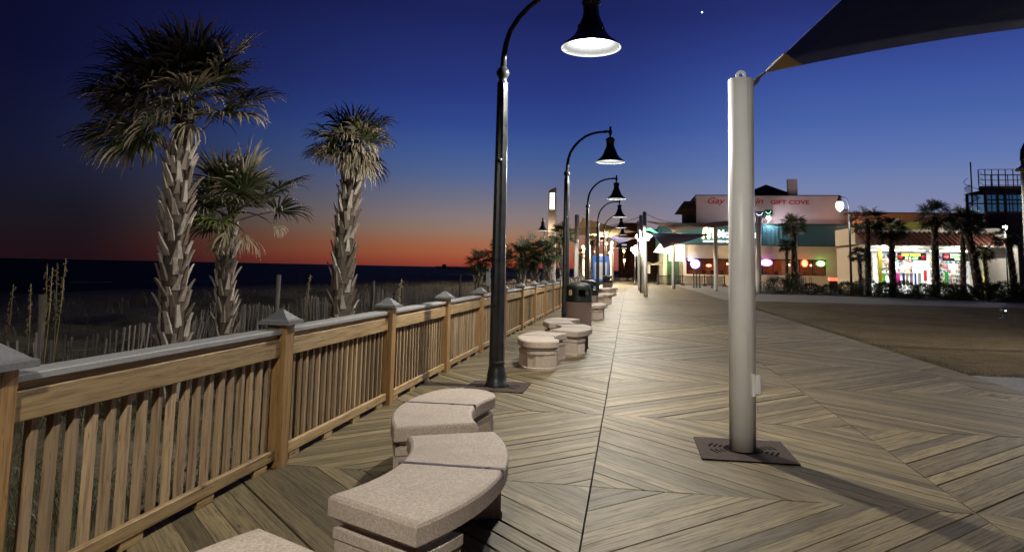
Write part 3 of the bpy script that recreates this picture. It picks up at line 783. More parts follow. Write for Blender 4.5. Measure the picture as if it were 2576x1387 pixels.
# ------------------------------------------------------------------ shade sails
def sail(name, lab, corners, mat, sag=.12, n=22, dip=0, group='shade sails over the boardwalk'):
    t = thing(name, lab, 'shade sail', corners[0], 0, group)
    o = Vector(corners[0]); P = [Vector(c) - o for c in corners]
    m = MB(); th = .006
    if len(P) == 3: P = [P[0], P[1], (P[1] + P[2]) / 2, P[2]]
    def pt(u, v):
        uu = u - sag * math.sin(2 * PI * u) / (2 * PI) * 0; 
        su = sag * math.sin(PI * v); sv = sag * math.sin(PI * u)
        u2 = su + u * (1 - 2 * su); v2 = sv + v * (1 - 2 * sv)
        q = P[0] * (1 - u2) * (1 - v2) + P[1] * u2 * (1 - v2) + P[2] * u2 * v2 + P[3] * (1 - u2) * v2
        q = q.copy(); q.z -= dip * math.sin(PI * u) * math.sin(PI * v); return q
    G = [[pt(i / n, j / n) for j in range(n + 1)] for i in range(n + 1)]
    V = [p for row in G for p in row]; F = [(i * (n + 1) + j, (i + 1) * (n + 1) + j, (i + 1) * (n + 1) + j + 1, i * (n + 1) + j + 1) for i in range(n) for j in range(n)]
    m.add(V, F, True); cl_ = m.build('sail_cloth', mat, t)
    sm = cl_.modifiers.new('thick', 'SOLIDIFY'); sm.thickness = .008
    return t, G
NC = (1.36, 7.2, 3.57)
ts, G = sail('shade_sail', 'large dark navy shade sail overhead at the upper right', [NC, (2.4, -1.4, 4.6), (8.5, -.5, 3.6), (7.2, 9.1, 4.68)], M['navy'], .055)
m = MB()   # tan corner patch on both faces
n = 7
V = []; F = []
for i in range(n + 1):
    for j in range(n + 1 - i):
        a, b = i / n * .052, j / n * .062
        def smp(u, v):
            u *= 22; v *= 22; i0, j0 = int(u), int(v); fu, fv = u - i0, v - j0
            return G[i0][j0] * (1 - fu) * (1 - fv) + G[i0 + 1][j0] * fu * (1 - fv) + G[i0][j0 + 1] * (1 - fu) * fv + G[i0 + 1][j0 + 1] * fu * fv
        V.append(smp(a, b))
idx = {}; c = 0
for i in range(n + 1):
    for j in range(n + 1 - i): idx[(i, j)] = c; c += 1
for i in range(n):
    for j in range(n - i):
        F.append((idx[(i, j)], idx[(i + 1, j)], idx[(i, j + 1)]))
        if (i + 1, j + 1) in idx: F.append((idx[(i + 1, j)], idx[(i + 1, j + 1)], idx[(i, j + 1)]))
m.add(V, F, True); pt_ = m.build('corner_patch', M['tan'], ts); sm = pt_.modifiers.new('thick', 'SOLIDIFY'); sm.thickness = .022; sm.offset = 0
m = MB(); a = Vector((1.13, 6.72, 3.285)) - Vector(NC); b = Vector((1.27, 7.0, 3.46)) - Vector(NC)
m.tube([a, a.lerp(b, .5)], .028, 8); m.tube([a.lerp(b, .5), a.lerp(b, .75)], .018, 8); m.tube([a.lerp(b, .7), b, Vector((0.02, 0, .01))], [.026, .016, .012], 8); m.build('turnbuckle', M['steel'], ts)
sail('shade_sail', 'low navy shade sail between the mid walkway pole and the arches pole', [(1.2, 46, 4.0), (3.2, 66, 3.6), (7.1, 60.5, 4.75)], M['navy'], .05)
sail('shade_sail', 'dusky brown shade sail stretched above the navy one', [(.95, 50.5, 5.1), (4.06, 65.4, 5.15), (10.1, 57.5, 5.6), (7.2, 60.5, 5.2)], M['taupe'], .05)
sail('shade_sail', 'dark brown shade sail sloping over the yellow arches sign', [(7.2, 60.5, 5.2), (5.4, 66, 5.8), (10.1, 57.5, 5.9)], M['taupe'], .03)
TS, _ = sail('shade_sail', 'cream shade sail glowing in warm light above the notice board', [(-6.3, 75, 5.2), (-5.0, 77, 7.2), (.75, 62, 4.9), (-2.0, 70, 4.75)], M['cream'], .05)
lamp((-3.6, 71.5, 3.6), 9000, (1, .72, .42), .1, None, 'sail_floodlight')
sail('shade_sail', 'dark navy sail hanging below the cream sail', [(-2.0, 71, 4.9), (-1.0, 84, 4.7), (.8, 60, 4.3)], M['navy'], .04)
def cables():
    t = thing('stay_cable', 'thin stay cables strung between the white sail poles', 'cable', (.95, 42.7, 5.0))
    m = MB(); o = Vector((.95, 42.7, 5.0))
    for a, b in [((.95, 42.7, 5.0), (4.1, 60, 5.75)), ((-4.376, 60, 5.0), (.95, 50.5, 5.4)), ((4.06, 65.4, 5.0), (10.1, 57.5, 5.7))]:
        a, b = Vector(a) - o, Vector(b) - o
        m.tube([a.lerp(b, k / 6) - Vector((0, 0, .25 * math.sin(PI * k / 6))) for k in range(7)], .02, 5)
    m.build('cable', M['wire'], t)
cables()

# ------------------------------------------------------------------ palms
def frond(mb, stems, r, o, d, pet, Rl, n=34, droop=.6, spread=2.0, wind=(0, 0, 0), fold=.25, lw=1.0):
    o = Vector(o); d = Vector(d).normalized(); g = Vector((0, 0, -1)); wv = Vector(wind)
    pts = [o]; dd = d.copy()
    for k in range(5):
        dd = (dd + g * .07 * droop + wv * .05).normalized(); pts.append(pts[-1] + dd * pet / 5)
    stems.tube(pts, [.022, .017, .014, .012, .011, .009], 5)
    hub = pts[-1]; nrm = (Vector((0, 0, 1)) - dd * dd.z); nrm = nrm.normalized() if nrm.length > .15 else Vector((r.uniform(-1, 1), r.uniform(-1, 1), .2)).normalized()
    nrm = (nrm - dd * nrm.dot(dd)).normalized()
    side = dd.cross(nrm)
    roll = r.uniform(-.5, .5); side, nrm = side * math.cos(roll) + nrm * math.sin(roll), nrm * math.cos(roll) - side * math.sin(roll)
    rr = r.random()
    for k in range(n):
        a = (k / (n - 1) - .5) * 2 * spread * .5 * 2
        a = (k / (n - 1) - .5) * 2 * spread
        if r.random() < .06: continue
        ld = (dd * math.cos(a) + side * math.sin(a) + nrm * fold * abs(math.sin(a)) * (1 if r.random() < .9 else -1)).normalized()
        L = Rl * (.72 + .28 * math.cos(a * .8)) * r.uniform(.88, 1.06); dth = 2 * spread / n
        seg = 6; p = hub.copy(); cd = ld.copy(); ax = nrm.cross(ld)
        wmax = .062 * (Rl / .75) * lw; V = []; U = []
        dr = droop * r.uniform(.55, 2.0)
        for s in range(seg + 1):
            t = s / seg
            w = min(max(.004, t * L * dth * .52), wmax * .5) * max(0, 1 - max(0, t - .42) / .58) ** .9 + .0015
            ax2 = nrm.cross(cd); ax2 = ax2.normalized() if ax2.length > 1e-3 else ax
            V += [p - ax2 * w + nrm * w * .45, p, p + ax2 * w + nrm * w * .45]
            cd = (cd + (g * dr * 1.15 + wv * .8) * max(0, t - .42) ** 1.0 + Vector((r.uniform(-1, 1), r.uniform(-1, 1), r.uniform(-1, 1))) * .06).normalized()
            p = p + cd * L / seg
        F = []
        for s in range(seg):
            b = 3 * s; F += [(b, b + 1, b + 4, b + 3), (b + 1, b + 2, b + 5, b + 4)]
            q = [(s / seg, 0), (s / seg, 1), ((s + 1) / seg, 1), ((s + 1) / seg, 0)]; U += [q, q]
        mb.add(V, F, True, U, min(1, max(0, rr * .7 + r.random() * .3)))
def trunk_pt(path, t):
    n = len(path) - 1; i = min(int(t * n), n - 1); f = t * n - i
    return Vector(path[i]).lerp(Vector(path[i + 1]), f)
def palm(name, lab, loc, path, r0, r1, fr, seed, boots=90, b0=.05, b1=.97, bl=.26, mat='frond', n=32, dead=(), stem='boot', group=None, Rl=.75, lw=1.0, newleaf=(), wind=(0, 0, 0), leafR=None):
    r = random.Random(seed)
    t = thing(name, lab, 'palm tree', loc, 0, group)
    m = MB(); N = 16; pp = [trunk_pt(path, k / N) for k in range(N + 1)]
    m.tube(pp, [(r0 + (r1 - r0) * k / N) * r.uniform(.95, 1.06) for k in range(N + 1)], 14)
    m.build('trunk', M['trunk'], t)
    if boots:
        b = MB()
        for k in range(boots):
            u = b0 + (b1 - b0) * (k + r.uniform(-.4, .4)) / boots; u = min(1, max(0, u)); c = trunk_pt(path, u); rad = r0 + (r1 - r0) * u
            an = k * 2.39996 + r.uniform(-.25, .25); e = Vector((math.cos(an), math.sin(an), 0)); tg = Vector((-e.y, e.x, 0))
            L = bl * r.uniform(.65, 1.2); out = r.uniform(.15, .6); lean = r.uniform(-.28, .28)
            V = []
            for (s, w, th) in [(-.08, .06, .02), (.3, .046, .036), (.65, .034, .03), (1, .029, .018)]:
                p = c + e * (rad * .93 + L * out * max(0, s) ** 1.5) + Vector((0, 0, 1)) * L * s + tg * lean * L * max(0, s)
                w *= rad / .16 * .92
                V += [p - tg * w, p + tg * w, p + tg * w * .8 + e * th, p - tg * w * .8 + e * th]
            F = []
            for s in range(3):
                for q in range(4): q2 = (q + 1) % 4; F.append((4 * s + q, 4 * s + q2, 4 * s + 4 + q2, 4 * s + 4 + q))
            F += [(3, 2, 1, 0), (12, 13, 14, 15)]
            b.add(V, F, False)
        b.build('leaf_bases', M['boot'], t)
    top = Vector(path[-1])
    for lst, nm, mt in ((fr, 'fronds', M[mat]), (newleaf, 'young_fronds', M['newleaf']), (dead, 'dry_fronds', M['deadleaf'])):
        if not lst: continue
        f = MB(); s = MB()
        for (dx, dy, dzz, pet, Rr, droop) in lst:
            frond(f, s, r, top + Vector((r.uniform(-.05, .05), r.uniform(-.05, .05), r.uniform(-.12, .08))), (dx, dy, dzz), pet, Rr, n if nm != 'dry_fronds' else 15, droop, 2.0 if nm != 'dry_fronds' else .6, wind, lw=lw * (1 if nm != 'dry_fronds' else .5))
        fo = f.build(nm, mt, t); s.build('petioles', M['frondfar'], fo)
    return t
def dome(r, k, R_=.75, pet=.7, low=-.35, hi=1, droop=.8, jit=.3):
    out = []
    for i in range(k):
        z = low + (hi - low) * (i + .5) / k + r.uniform(-.1, .1); a = i * 2.39996 + r.uniform(-jit, jit); q = math.sqrt(max(.05, 1 - min(.98, abs(z)) ** 2))
        out.append((q * math.cos(a), q * math.sin(a), z, pet * r.uniform(.8, 1.15), R_ * r.uniform(.88, 1.1), droop * r.uniform(.7, 1.4)))
    return out
rp = random.Random(31)
f1 = [(-.05, -.2, 1, .62, .75, .45), (.12, .3, 1, .7, .78, .4), (-.35, .1, .95, .72, .78, .5), (-.6, -.3, .75, .75, .8, .6), (-.7, .2, .7, .75, .8, .6), (-.95, -.1, .35, .8, .8, .9), (-.85, .4, .3, .75, .8, .9),
      (-.9, -.25, -.12, .72, .8, 1.0), (-.98, .1, -.05, .85, .82, 1.1), (-.75, -.4, -.3, .65, .72, 1.1), (.35, -.3, .9, .65, .75, .45), (.6, .1, .75, .72, .74, .5), (.8, -.35, .5, .72, .72, .5), (.75, .4, .45, .7, .72, .6), (.55, -.7, .4, .6, .7, .6),
      (0, -.9, .5, .6, .72, .9), (-.35, -.85, .4, .65, .74, 1.1), (-.5, -.7, .1, .6, .7, 1.2), (.15, -.9, .15, .55, .66, 1.2), (.25, .9, .5, .65, .72, .7), (-.2, .95, .4, .65, .72, .8), (-.15, -.6, .85, .6, .75, .6), (.5, .55, .6, .65, .72, .7), (.2, -.4, .95, .6, .74, .5), (-.25, .3, 1, .75, .78, .45), (-.45, -.75, .6, .6, .78, 1.0), (.3, -.8, .7, .55, .75, .9), (-.7, -.55, .45, .7, .8, 1.0), (-.1, -.95, .3, .5, .74, 1.4), (.45, -.75, .15, .5, .7, 1.2), (-.6, -.7, .9, .65, .78, .8), (.1, -.6, 1, .6, .78, .6), (.65, -.5, .7, .65, .74, .7), (-.85, -.4, .6, .8, .8, .9), (-.2, -.8, -.1, .45, .66, 1.6), (.85, .1, .25, .6, .7, .9), (-1, -.2, .1, .95, .82, 1.2)]
palm('cabbage_palm', 'tallest palm on the left, with thick criss cross boots and a wide windblown crown', (-5.93, 8.5, -.45), [(.05, 0, 0), (0, 0, 1.0), (-.06, 0, 2.2), (-.1, 0, 3.2), (-.03, 0, 4.05)], .165, .125, f1, 11, 150, .03, .84, .25, wind=(-.45, .02, -.15), dead=[(-.5, -.8, .1, .45, .6, 1.7), (.2, -.95, .1, .4, .55, 1.8), (-.85, -.4, -.05, .6, .6, 1.6), (.6, -.7, .0, .4, .55, 1.8), (-.2, -.9, .35, .5, .6, 1.5), (.35, -.8, .45, .5, .6, 1.4), (-.6, -.6, .5, .6, .6, 1.4), (.0, -.7, .7, .5, .6, 1.3)])
f2 = [(.1, -.2, 1, .5, .62, .3), (-.1, .2, 1, .55, .62, .3), (.25, .1, .95, .65, .64, .3), (.4, -.15, .8, .6, .6, .4), (-.35, -.2, .85, .5, .6, .4), (-.55, .2, .7, .5, .58, .5), (-.8, -.2, .45, .45, .55, .8), (-.75, .1, .1, .4, .5, 1), (.8, -.1, .6, .95, .55, 1.0), (.85, .2, .5, .8, .55, 1.1), (.6, .5, .6, .6, .55, .6), (0, .8, .6, .5, .55, .6), (-.3, -.8, .5, .4, .5, .8), (.3, -.85, .45, .4, .5, .8)]
f2 = [(a, b, c, d, e * 1.2, f) for a, b, c, d, e, f in f2] + [(.3, -.6, .9, .55, .74, .5), (-.3, -.7, .7, .5, .7, .8), (.55, -.5, .75, .7, .72, .6), (-.6, -.4, .5, .45, .66, .9), (.0, -.5, 1, .5, .74, .4)]
palm('cabbage_palm', 'short middle palm with a bright green young leaf and hanging dry leaves', (-6.4, 10.5, -.45), [(.0, 0, 0), (-.02, 0, 1.0), (-.08, 0, 1.9), (-.03, 0, 2.72)], .125, .11, f2, 12, 70, .08, .92, .23, newleaf=[(-.25, -.9, .35, .25, .55, .9), (-.5, -.8, .2, .25, .5, 1.2), (.05, -.95, .2, .25, .5, 1.2)],
     dead=[(.75, -.4, .15, .62, .5, 2.6), (.85, -.2, .3, .95, .3, 2.6), (-.4, -.6, -.5, .25, .42, 2.0), (.15, -.8, -.5, .25, .42, 2.2), (-.1, .6, -.6, .3, .4, 2), (-.1, -.8, -.7, .25, .45, 2)], wind=(.03, 0, 0))
f3 = [(-.75, -.1, .55, .6, .55, .7), (-.85, -.2, .3, .62, .55, .9), (-.5, -.3, .8, .5, .55, .7), (-.2, -.4, .95, .5, .6, .8), (.15, -.2, 1, .5, .6, .7), (.4, -.1, .95, .6, .6, .6), (.55, -.3, .8, .55, .6, .9), (.5, .2, .8, .55, .6, .9), (.65, -.3, .3, .35, .6, 1.6), (.5, -.6, .2, .35, .6, 1.8), (.2, -.8, .3, .35, .6, 1.7), (-.15, -.85, .3, .35, .6, 1.7), (-.45, -.6, .2, .35, .55, 1.6), (.6, .3, .1, .35, .6, 1.8), (0, .8, .5, .4, .6, 1.2), (-.4, .6, .5, .4, .55, 1.2), (.35, -.5, -.1, .3, .55, 2), (.5, -.2, -.2, .3, .55, 2.2), (.0, -.6, .75, .45, .6, 1), (-.65, -.5, .5, .5, .56, 1.2), (-.3, -.7, .7, .45, .58, 1.3), (.3, -.7, .7, .45, .58, 1.3), (.65, -.1, .6, .5, .6, 1.2), (.7, .1, .95, .6, .58, .6), (.4, -.7, .0, .3, .55, 2.1), (-.9, .1, .5, .6, .55, .9), (.15, -.5, .2, .3, .58, 2)]
f3 = [(a, b, c, d * .85, e * .92, f * 1.15) for a, b, c, d, e, f in f3]
palm('cabbage_palm', 'slender palm right of the group with a compact drooping windblown crown', (-4.86, 11.5, -.45), [(.0, 0, 0), (.0, 0, 1.2), (-.02, 0, 2.4), (.06, 0, 3.45), (.04, 0, 3.95)], .19, .12, f3, 13, 120, .05, .88, .25, wind=(-.12, 0, -.35), dead=[(.3, -.8, .2, .3, .5, 2), (.6, -.4, .1, .3, .55, 2.2), (-.1, -.9, .3, .3, .5, 1.9), (-.5, -.7, .3, .4, .5, 1.7), (.1, -.6, .7, .35, .55, 1.6), (.5, -.6, .5, .35, .55, 1.8)])
# ---- palms in the distance
rg = random.Random(77)
def far_palm(lab, loc, h, R_, seed, k=20, low=-.45, r0=.16, lean=0, group='palms beyond the railing', boots=55, n=24, droop=.9):
    r = random.Random(seed)
    return palm('cabbage_palm', lab, loc, [(0, 0, 0), (lean * .4, 0, h * .5), (lean, 0, h)], r0, r0 * .8, dome(r, int(k * 1.4), R_ * .5, R_ * .52, low, 1, droop), seed, boots, .05, .95, .3, 'frondfar', n, group=group, lw=1.05)
for args in [('small palm leftmost of the cluster past the nearest lamp', (-6.45, 30, -.5), 2.2, .75, 41, 18), ('palm half hidden behind the nearest lamp post', (-5.75, 30.5, -.5), 2.55, .85, 42, 18), ('leaning palm with a pale cross hatched trunk in the middle of the cluster', (-4.55, 30, -.5), 2.5, 1.0, 43, 24), ('bushy palm in the cluster with a drooping low crown', (-4.1, 31, -.5), 2.7, 1.05, 44, 26), ('palm of the cluster right below the glowing obelisk', (-3.45, 30.5, -.5), 2.7, .85, 45, 20), ('tallest palm of the cluster, just left of the second lamp', (-2.98, 31.5, -.5), 3.55, .8, 46, 22)]:
    far_palm(*args)
for args in [('small far palm behind the third street lamp', (-3.3, 66, -.3), 4.5, 1.0, 47, 18), ('low far palm left of the blue notice board', (-4.6, 68, -.3), 3.2, .9, 48, 16)]: far_palm(*args)
for (lab, x, y, hh, rr, sd, lean, r0) in [('palm in front of the green roofed restaurant, right of the bright floodlight', 13.75, 62, 5.6, 1.35, 51, .05, .26), ('small bright green palm in front of the restaurant window', 13.15, 62, 3.9, .8, 52, 0, .12), ('palm right beside the globe street lamp, leftmost before the gift shop', 18.25, 58, 5.75, 1.6, 53, .1, .22),
        ('second palm from the left in front of the gift shop', 20.0, 58, 5.0, 1.5, 54, .05, .24), ('thick palm in the middle of the gift shop front', 23.05, 58, 6.1, 1.7, 55, .12, .26), ('leaning palm with a thick trunk right of the middle of the shop front', 26.1, 58, 5.6, 1.7, 56, -.75, .32), ('young short palm before the yellow shop pillar', 26.85, 58.5, 3.4, .9, 57, -.1, .14),
        ('palm beside the dazzling floodlight at the right', 28.5, 58, 4.6, 1.3, 58, -.3, .24), ('low palm drooping at the foot of the globe street lamp', 17.9, 58.5, 3.1, .95, 59, -.1, .14), ('tall palm in front of the observation tower stair', 25.6, 59.5, 5.9, 1.6, 60, .2, .2)]:
    far_palm(lab, (x, y, -.05), hh, rr, sd, 26, -.5, r0, lean, 'palms in front of the shops', 60, 26)

# ------------------------------------------------------------------ shrubs in front of the shops
def shrub_mesh(seed, w, h, n=2600):
    r = random.Random(seed); m = MB()
    for k in range(n):
        u = r.uniform(-1, 1); a = r.uniform(0, 2 * PI); q = math.sqrt(1 - u * u) * r.uniform(.55, 1.05) * (1 + .25 * math.sin(a * 3 + seed))
        p = Vector((q * math.cos(a) * w, q * math.sin(a) * w * .7, h * .5 + u * h * .5 * r.uniform(.7, 1.15)))
        s = r.uniform(.05, .12); d = Vector((r.uniform(-1, 1), r.uniform(-1, 1), r.uniform(-.2, 1))).normalized(); e = d.orthogonal().normalized() * s * .35
        m.add([p - e, p + d * s, p + e, p + d * s * .2], [(0, 1, 2, 3)], False, [[(.2, 0), (1, 0), (.2, 1), (0, 0)]])
    return m
sh = [shrub_mesh(k, 1, 1).build('foliage', M['shrub']) for k in range(3)]
spots = [(11.3, 56.5, 1.0, 1.15, 'dark shrub beside the white pole right of the big pole'), (12.6, 57, .9, 1.5, 'tall dark shrub under the small bright green palm'), (13.9, 57.5, .8, .8, 'low shrub at the foot of the restaurant palm'), (15.1, 57, .9, .75, 'low shrub under the restaurant window stools'), (16.3, 56.5, 1.0, .95, 'shrub right of the red counter sign'), (17.4, 55.8, 1.0, 1.2, 'reddish shrub left of the globe lamp post'), (18.6, 55.5, 1.0, 1.0, 'shrub at the foot of the globe lamp post'), (19.7, 55, 1.0, 1.1, 'shrub at the foot of the second shop palm'), (20.9, 54.6, 1.0, .95, 'shrub below the green towels'), (22.0, 54.2, 1.1, 1.05, 'shrub below the pink clothes'), (23.2, 53.8, 1.0, 1.0, 'shrub at the foot of the thick middle palm'), (24.2, 53, 1.0, 1.1, 'shrub below the second shop banner'), (25.2, 52.4, 1.1, 1.2, 'shrub at the foot of the leaning palm'), (26.1, 51.6, 1.1, 1.15, 'shrub below the yellow shop pillar'), (26.9, 50.8, 1.0, 1.25, 'rightmost tall shrub at the edge of the photo'), (24.6, 51, .9, .7, 'low dark shrub at the pavement edge near the leaning palm'), (22.4, 52.6, .9, .6, 'low dark shrub at the pavement edge near the middle palm'), (19.8, 53.8, .9, .55, 'low dark shrub at the pavement edge near the second shop palm')]
for i, (x, y, w, h, lab) in enumerate(spots):
    t = thing('shrub', lab, 'shrub', (x, y, -.05), i * 1.3, 'shrubs in the bed before the shops')
    if i < 3: f = sh[i]
    else: f = sh[i % 3].copy(); C.objects.link(f)
    f.parent = t; f.scale = (w * 1.15, w * 1.15, h * 1.1)
m = MB(); m.add([(9.3, 60.5, -.015), (9.3, 56, -.015), (16, 55.2, -.015), (20, 53.5, -.015), (30, 49, -.015), (40, 46, -.015), (40, 66, -.015), (9.3, 66, -.015)], [(0, 1, 2, 3, 4, 5, 6, 7)])
struct(m.build('planting_bed', mat_speckle('dark_mulch', (.03, .022, .016), (.015, .012, .01), 12, .95, .1)))

# ------------------------------------------------------------------ restaurant with green metal fascia
def wall_with_holes(mb, x0, x1, y0, y1, z0, z1, holes):
    xs = sorted(set([x0, x1] + [h[0] for h in holes] + [h[1] for h in holes]))
    for a, b in zip(xs[:-1], xs[1:]):
        hs = sorted([h for h in holes if h[0] <= a + 1e-6 and h[1] >= b - 1e-6], key=lambda h: h[2]); z = z0
        for h_ in hs:
            if h_[2] > z: mb.box(a, b, y0, y1, z, h_[2])
            z = h_[3]
        if z < z1: mb.box(a, b, y0, y1, z, z1)
def restaurant():
    t = thing('restaurant', 'beige restaurant with a green metal fascia and lit windows', 'restaurant', (0, 85, 0))
    w = MB(); wall_with_holes(w, 6.6, 26.2, 0, .3, 0, 4.76, [(6.75, 13.4, 1.25, 3.05), (15.1, 22.3, 1.35, 3.1)])
    w.box(26.2, 26.5, .0, 18, 0, 4.76); w.box(4.2, 4.5, .35, 18, 0, 4.76); w.box(6.3, 6.6, .0, 5, 0, 4.76); w.build('wall', M['beige'], t)
    g = MB(); g.box(3.9, 26.6, -.45, .0, 4.765, 7.15); g.box(3.9, 4.2, 0.001, 18, 4.765, 7.15)
    k = 4.0
    while k < 26.5: g.box(k, k + .05, -.50, -.451, 4.78, 7.12); k += .42
    k = .3
    while k < 18: g.box(3.85, 3.899, k, k + .05, 4.78, 7.12); k += .42
    g.build('metal_fascia', M['green_m'], t)
    r = MB(); r.box(3.8, 26.7, -.55, 18, 7.152, 7.26); r.box(3.88, 26.6, -.47, -.02, 4.70, 4.762); r.build('roof_trim', M['trim'], t)
    rm = MB(); rm.box(6.61, 26.19, 3.5, 3.6, .05, 4.6); rm.box(6.61, 26.19, .31, 3.49, .0, .06); rm.box(6.61, 26.19, .31, 3.49, 3.3, 3.4); rm.box(14.2, 14.3, .31, 3.49, .07, 3.29)
    rm.build('dining_room', M['red_room'], t)
    for (a, b, z0, z1, nm) in [(6.75, 13.4, 1.25, 3.05, 4), (15.1, 22.3, 1.35, 3.1, 5)]:
        f = MB()
        for q in range(nm + 1):
            x = a + (b - a) * q / nm; f.box(x - .04, x + .04, .06, .14, z0 + .05, z1 - .05)
        f.box(a, b, .06, .14, z0, z0 + .05); f.box(a, b, .06, .14, z1 - .05, z1); f.box(a - .05, b + .05, -.04, .0, z1, z1 + .07)
        fr = f.build('window', M['mullion'], t)
        p = MB(); p.box(a + .02, b - .02, .095, .105, z0 + .02, z1 - .02); p.build('pane', M['glass'], fr)
    for x in (8.2, 11.6, 16.2, 18.6, 21.0):
        b = MB(); b.sphere((x, 1.4, 2.55), .12, 10, 6); b.build('pendant_lamp', mat_emit('pendant_glow', (1, .5, .2), 9), t); lamp((x, 1.4, 2.3), 42, (1, .55, .28), .1, t)
    c = MB()
    for x in (16.0, 17.2, 18.3, 19.4, 20.4, 21.5, 8.9, 9.9, 11.0, 12.2): c.box(x - .2, x + .2, 1.8, 1.86, .6, 1.75); c.box(x - .22, x + .22, 1.86, 2.3, .9, .96)
    c.build('dining_chairs', M['brown'], t)
    v = MB()
    for k in range(9):
        v.box(14.2 + 1.4 + .03, 14.2 + 1.7, 2.6 + k * .03, 2.62 + k * .03, .5, 3.0)
    v.build('wall_panel', M['brown'], t)
    # left annex with umbrella terrace glow
    e = MB(); e.box(4.51, 6.29, 6, 6.2, 0, 4.7); e.build('terrace_wall', mat_plain('green_terrace', (.12, .26, .13), .8, .2), t)
    lamp((5.4, 4.0, 3.6), 200, (.9, 1, .7), .1, t)
    # bright panel beside the entrance, lamp light on it painted as emission
    p = MB(); p.box(4.75, 6.53, -.4, -.1, 2.75, 4.72); p.build('emissive_panel', mat_emit('panel_painted_light', (1, .95, .75), 2.2), t)
    a = MB(); a.add([(2.9, -1.6, 3.75), (4.7, -1.6, 3.6), (4.75, -.2, 4.72), (3.6, -.2, 4.72)], [(0, 1, 2, 3)], False); ao = a.build('awning', mat_emit('awning_painted_light', (1, .96, .8), 1.6), t)  # awning is no lamp; the light falling on it is painted as emission
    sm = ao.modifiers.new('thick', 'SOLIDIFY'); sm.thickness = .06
    lamp((5.2, -2.0, 3.3), 260, (1, .9, .6), .2, t)
    d = MB()
    for k in range(7): d.box(4.9 + k * .22, 4.96 + k * .22, -.12, -.06, .02, 2.7)
    d.build('entrance_doors', M['trim'], t)
restaurant()
def gift_building():
    t = thing('gift_building', 'pale upper building with red painted lettering behind the green fascia', 'building', (0, 87, 0))
    w = MB(); w.box(8.15, 24.55, 0, 12, 4.9, 10.75); w.box(24.56, 25.5, 0.004, 12, 4.9, 9.1); w.build('wall', M['white_w'], t)
    c = MB(); c.box(8.05, 24.65, -.06, 12, 10.752, 10.85); c.box(24.66, 25.55, -.06, 12, 9.102, 9.19); c.build('parapet_trim', M['trim'], t)
    s = 87 / 85
    g = MB(); g.add([(15.2, 6, 10.86), (20.9, 6, 10.86), (20.9, 6, 11.2), (17.3, 6, 12.45), (15.2, 6, 11.6)], [(0, 1, 2, 3, 4)]); g.build('gable_wall', M['green_m'], t)
    rf = MB()
    for a, b in [((14.9, 11.45), (17.3, 12.5)), ((17.3, 12.5), (21.2, 11.05))]:
        rf.add([(a[0], 5.5, a[1]), (b[0], 5.5, b[1]), (b[0], 14, b[1]), (a[0], 14, a[1]), (a[0], 5.5, a[1] + .28), (b[0], 5.5, b[1] + .28), (b[0], 14, b[1] + .28), (a[0], 14, a[1] + .28)], [(0, 3, 2, 1), (4, 5, 6, 7), (0, 1, 5, 4), (1, 2, 6, 5), (2, 3, 7, 6), (3, 0, 4, 7)])
    rf.build('gable_roof', M['brown'], t)
    ch = MB(); ch.box(19.0, 20.0, .6, 1.6, 10.852, 12.75); ch.box(18.95, 20.05, .55, 1.65, 12.752, 12.85); ch.build('chimney', M['white_w'], t)
    l = MB(); l.add([(6.0, -.4, 9.05), (8.1, -.4, 9.05), (8.1, 8, 9.05), (6.0, 8, 9.05), (6.75, .8, 10.15), (8.1, .8, 10.15), (8.1, 7, 10.15), (6.75, 7, 10.15)], [(0, 1, 5, 4), (1, 2, 6, 5), (2, 3, 7, 6), (3, 0, 4, 7), (4, 5, 6, 7), (3, 2, 1, 0)]); l.build('side_roof', M['brown'], t)
    s_ = MB(); s_.box(7.0, 8.14, .6, 8, 7.3, 9.04); s_.build('side_wall', M['brown'], t)
    text_obj('Gay Dolphin', 'painted_lettering', M['redpaint'], 9.45, 15.95, -.02, 9.55, .95, t, .03, .35, .012)
    text_obj('GIFT COVE', 'painted_lettering', M['redpaint'], 16.75, 21.15, -.02, 9.72, .52, t, .03, 0, .025)
    for (x0, x1, z0, z1, c_) in [(15.0, 15.9, 8.35, 8.75, (.4, .6, 1)), (16.1, 16.85, 8.55, 8.95, (.2, 1, .5))]:
        f = MB(); f.box(x0 - .08, x1 + .08, -.12, -.002, z0 - .08, z1 + .1); fo = f.build('display_box', M['trim'], t)
        q = MB(); q.tube([(x0 + .05, -.15, z0 + .25), (x0 + .3, -.15, z0 + .05), (x1 - .25, -.15, z0 + .1), (x1 - .1, -.15, z1 - .05)], .035, 6); q.build('neon_tube', mat_emit('neon_%d' % (x0 * 10), c_, 2.5), fo)  # emissive squiggle paints the coloured glints on the dark box
gift_building()
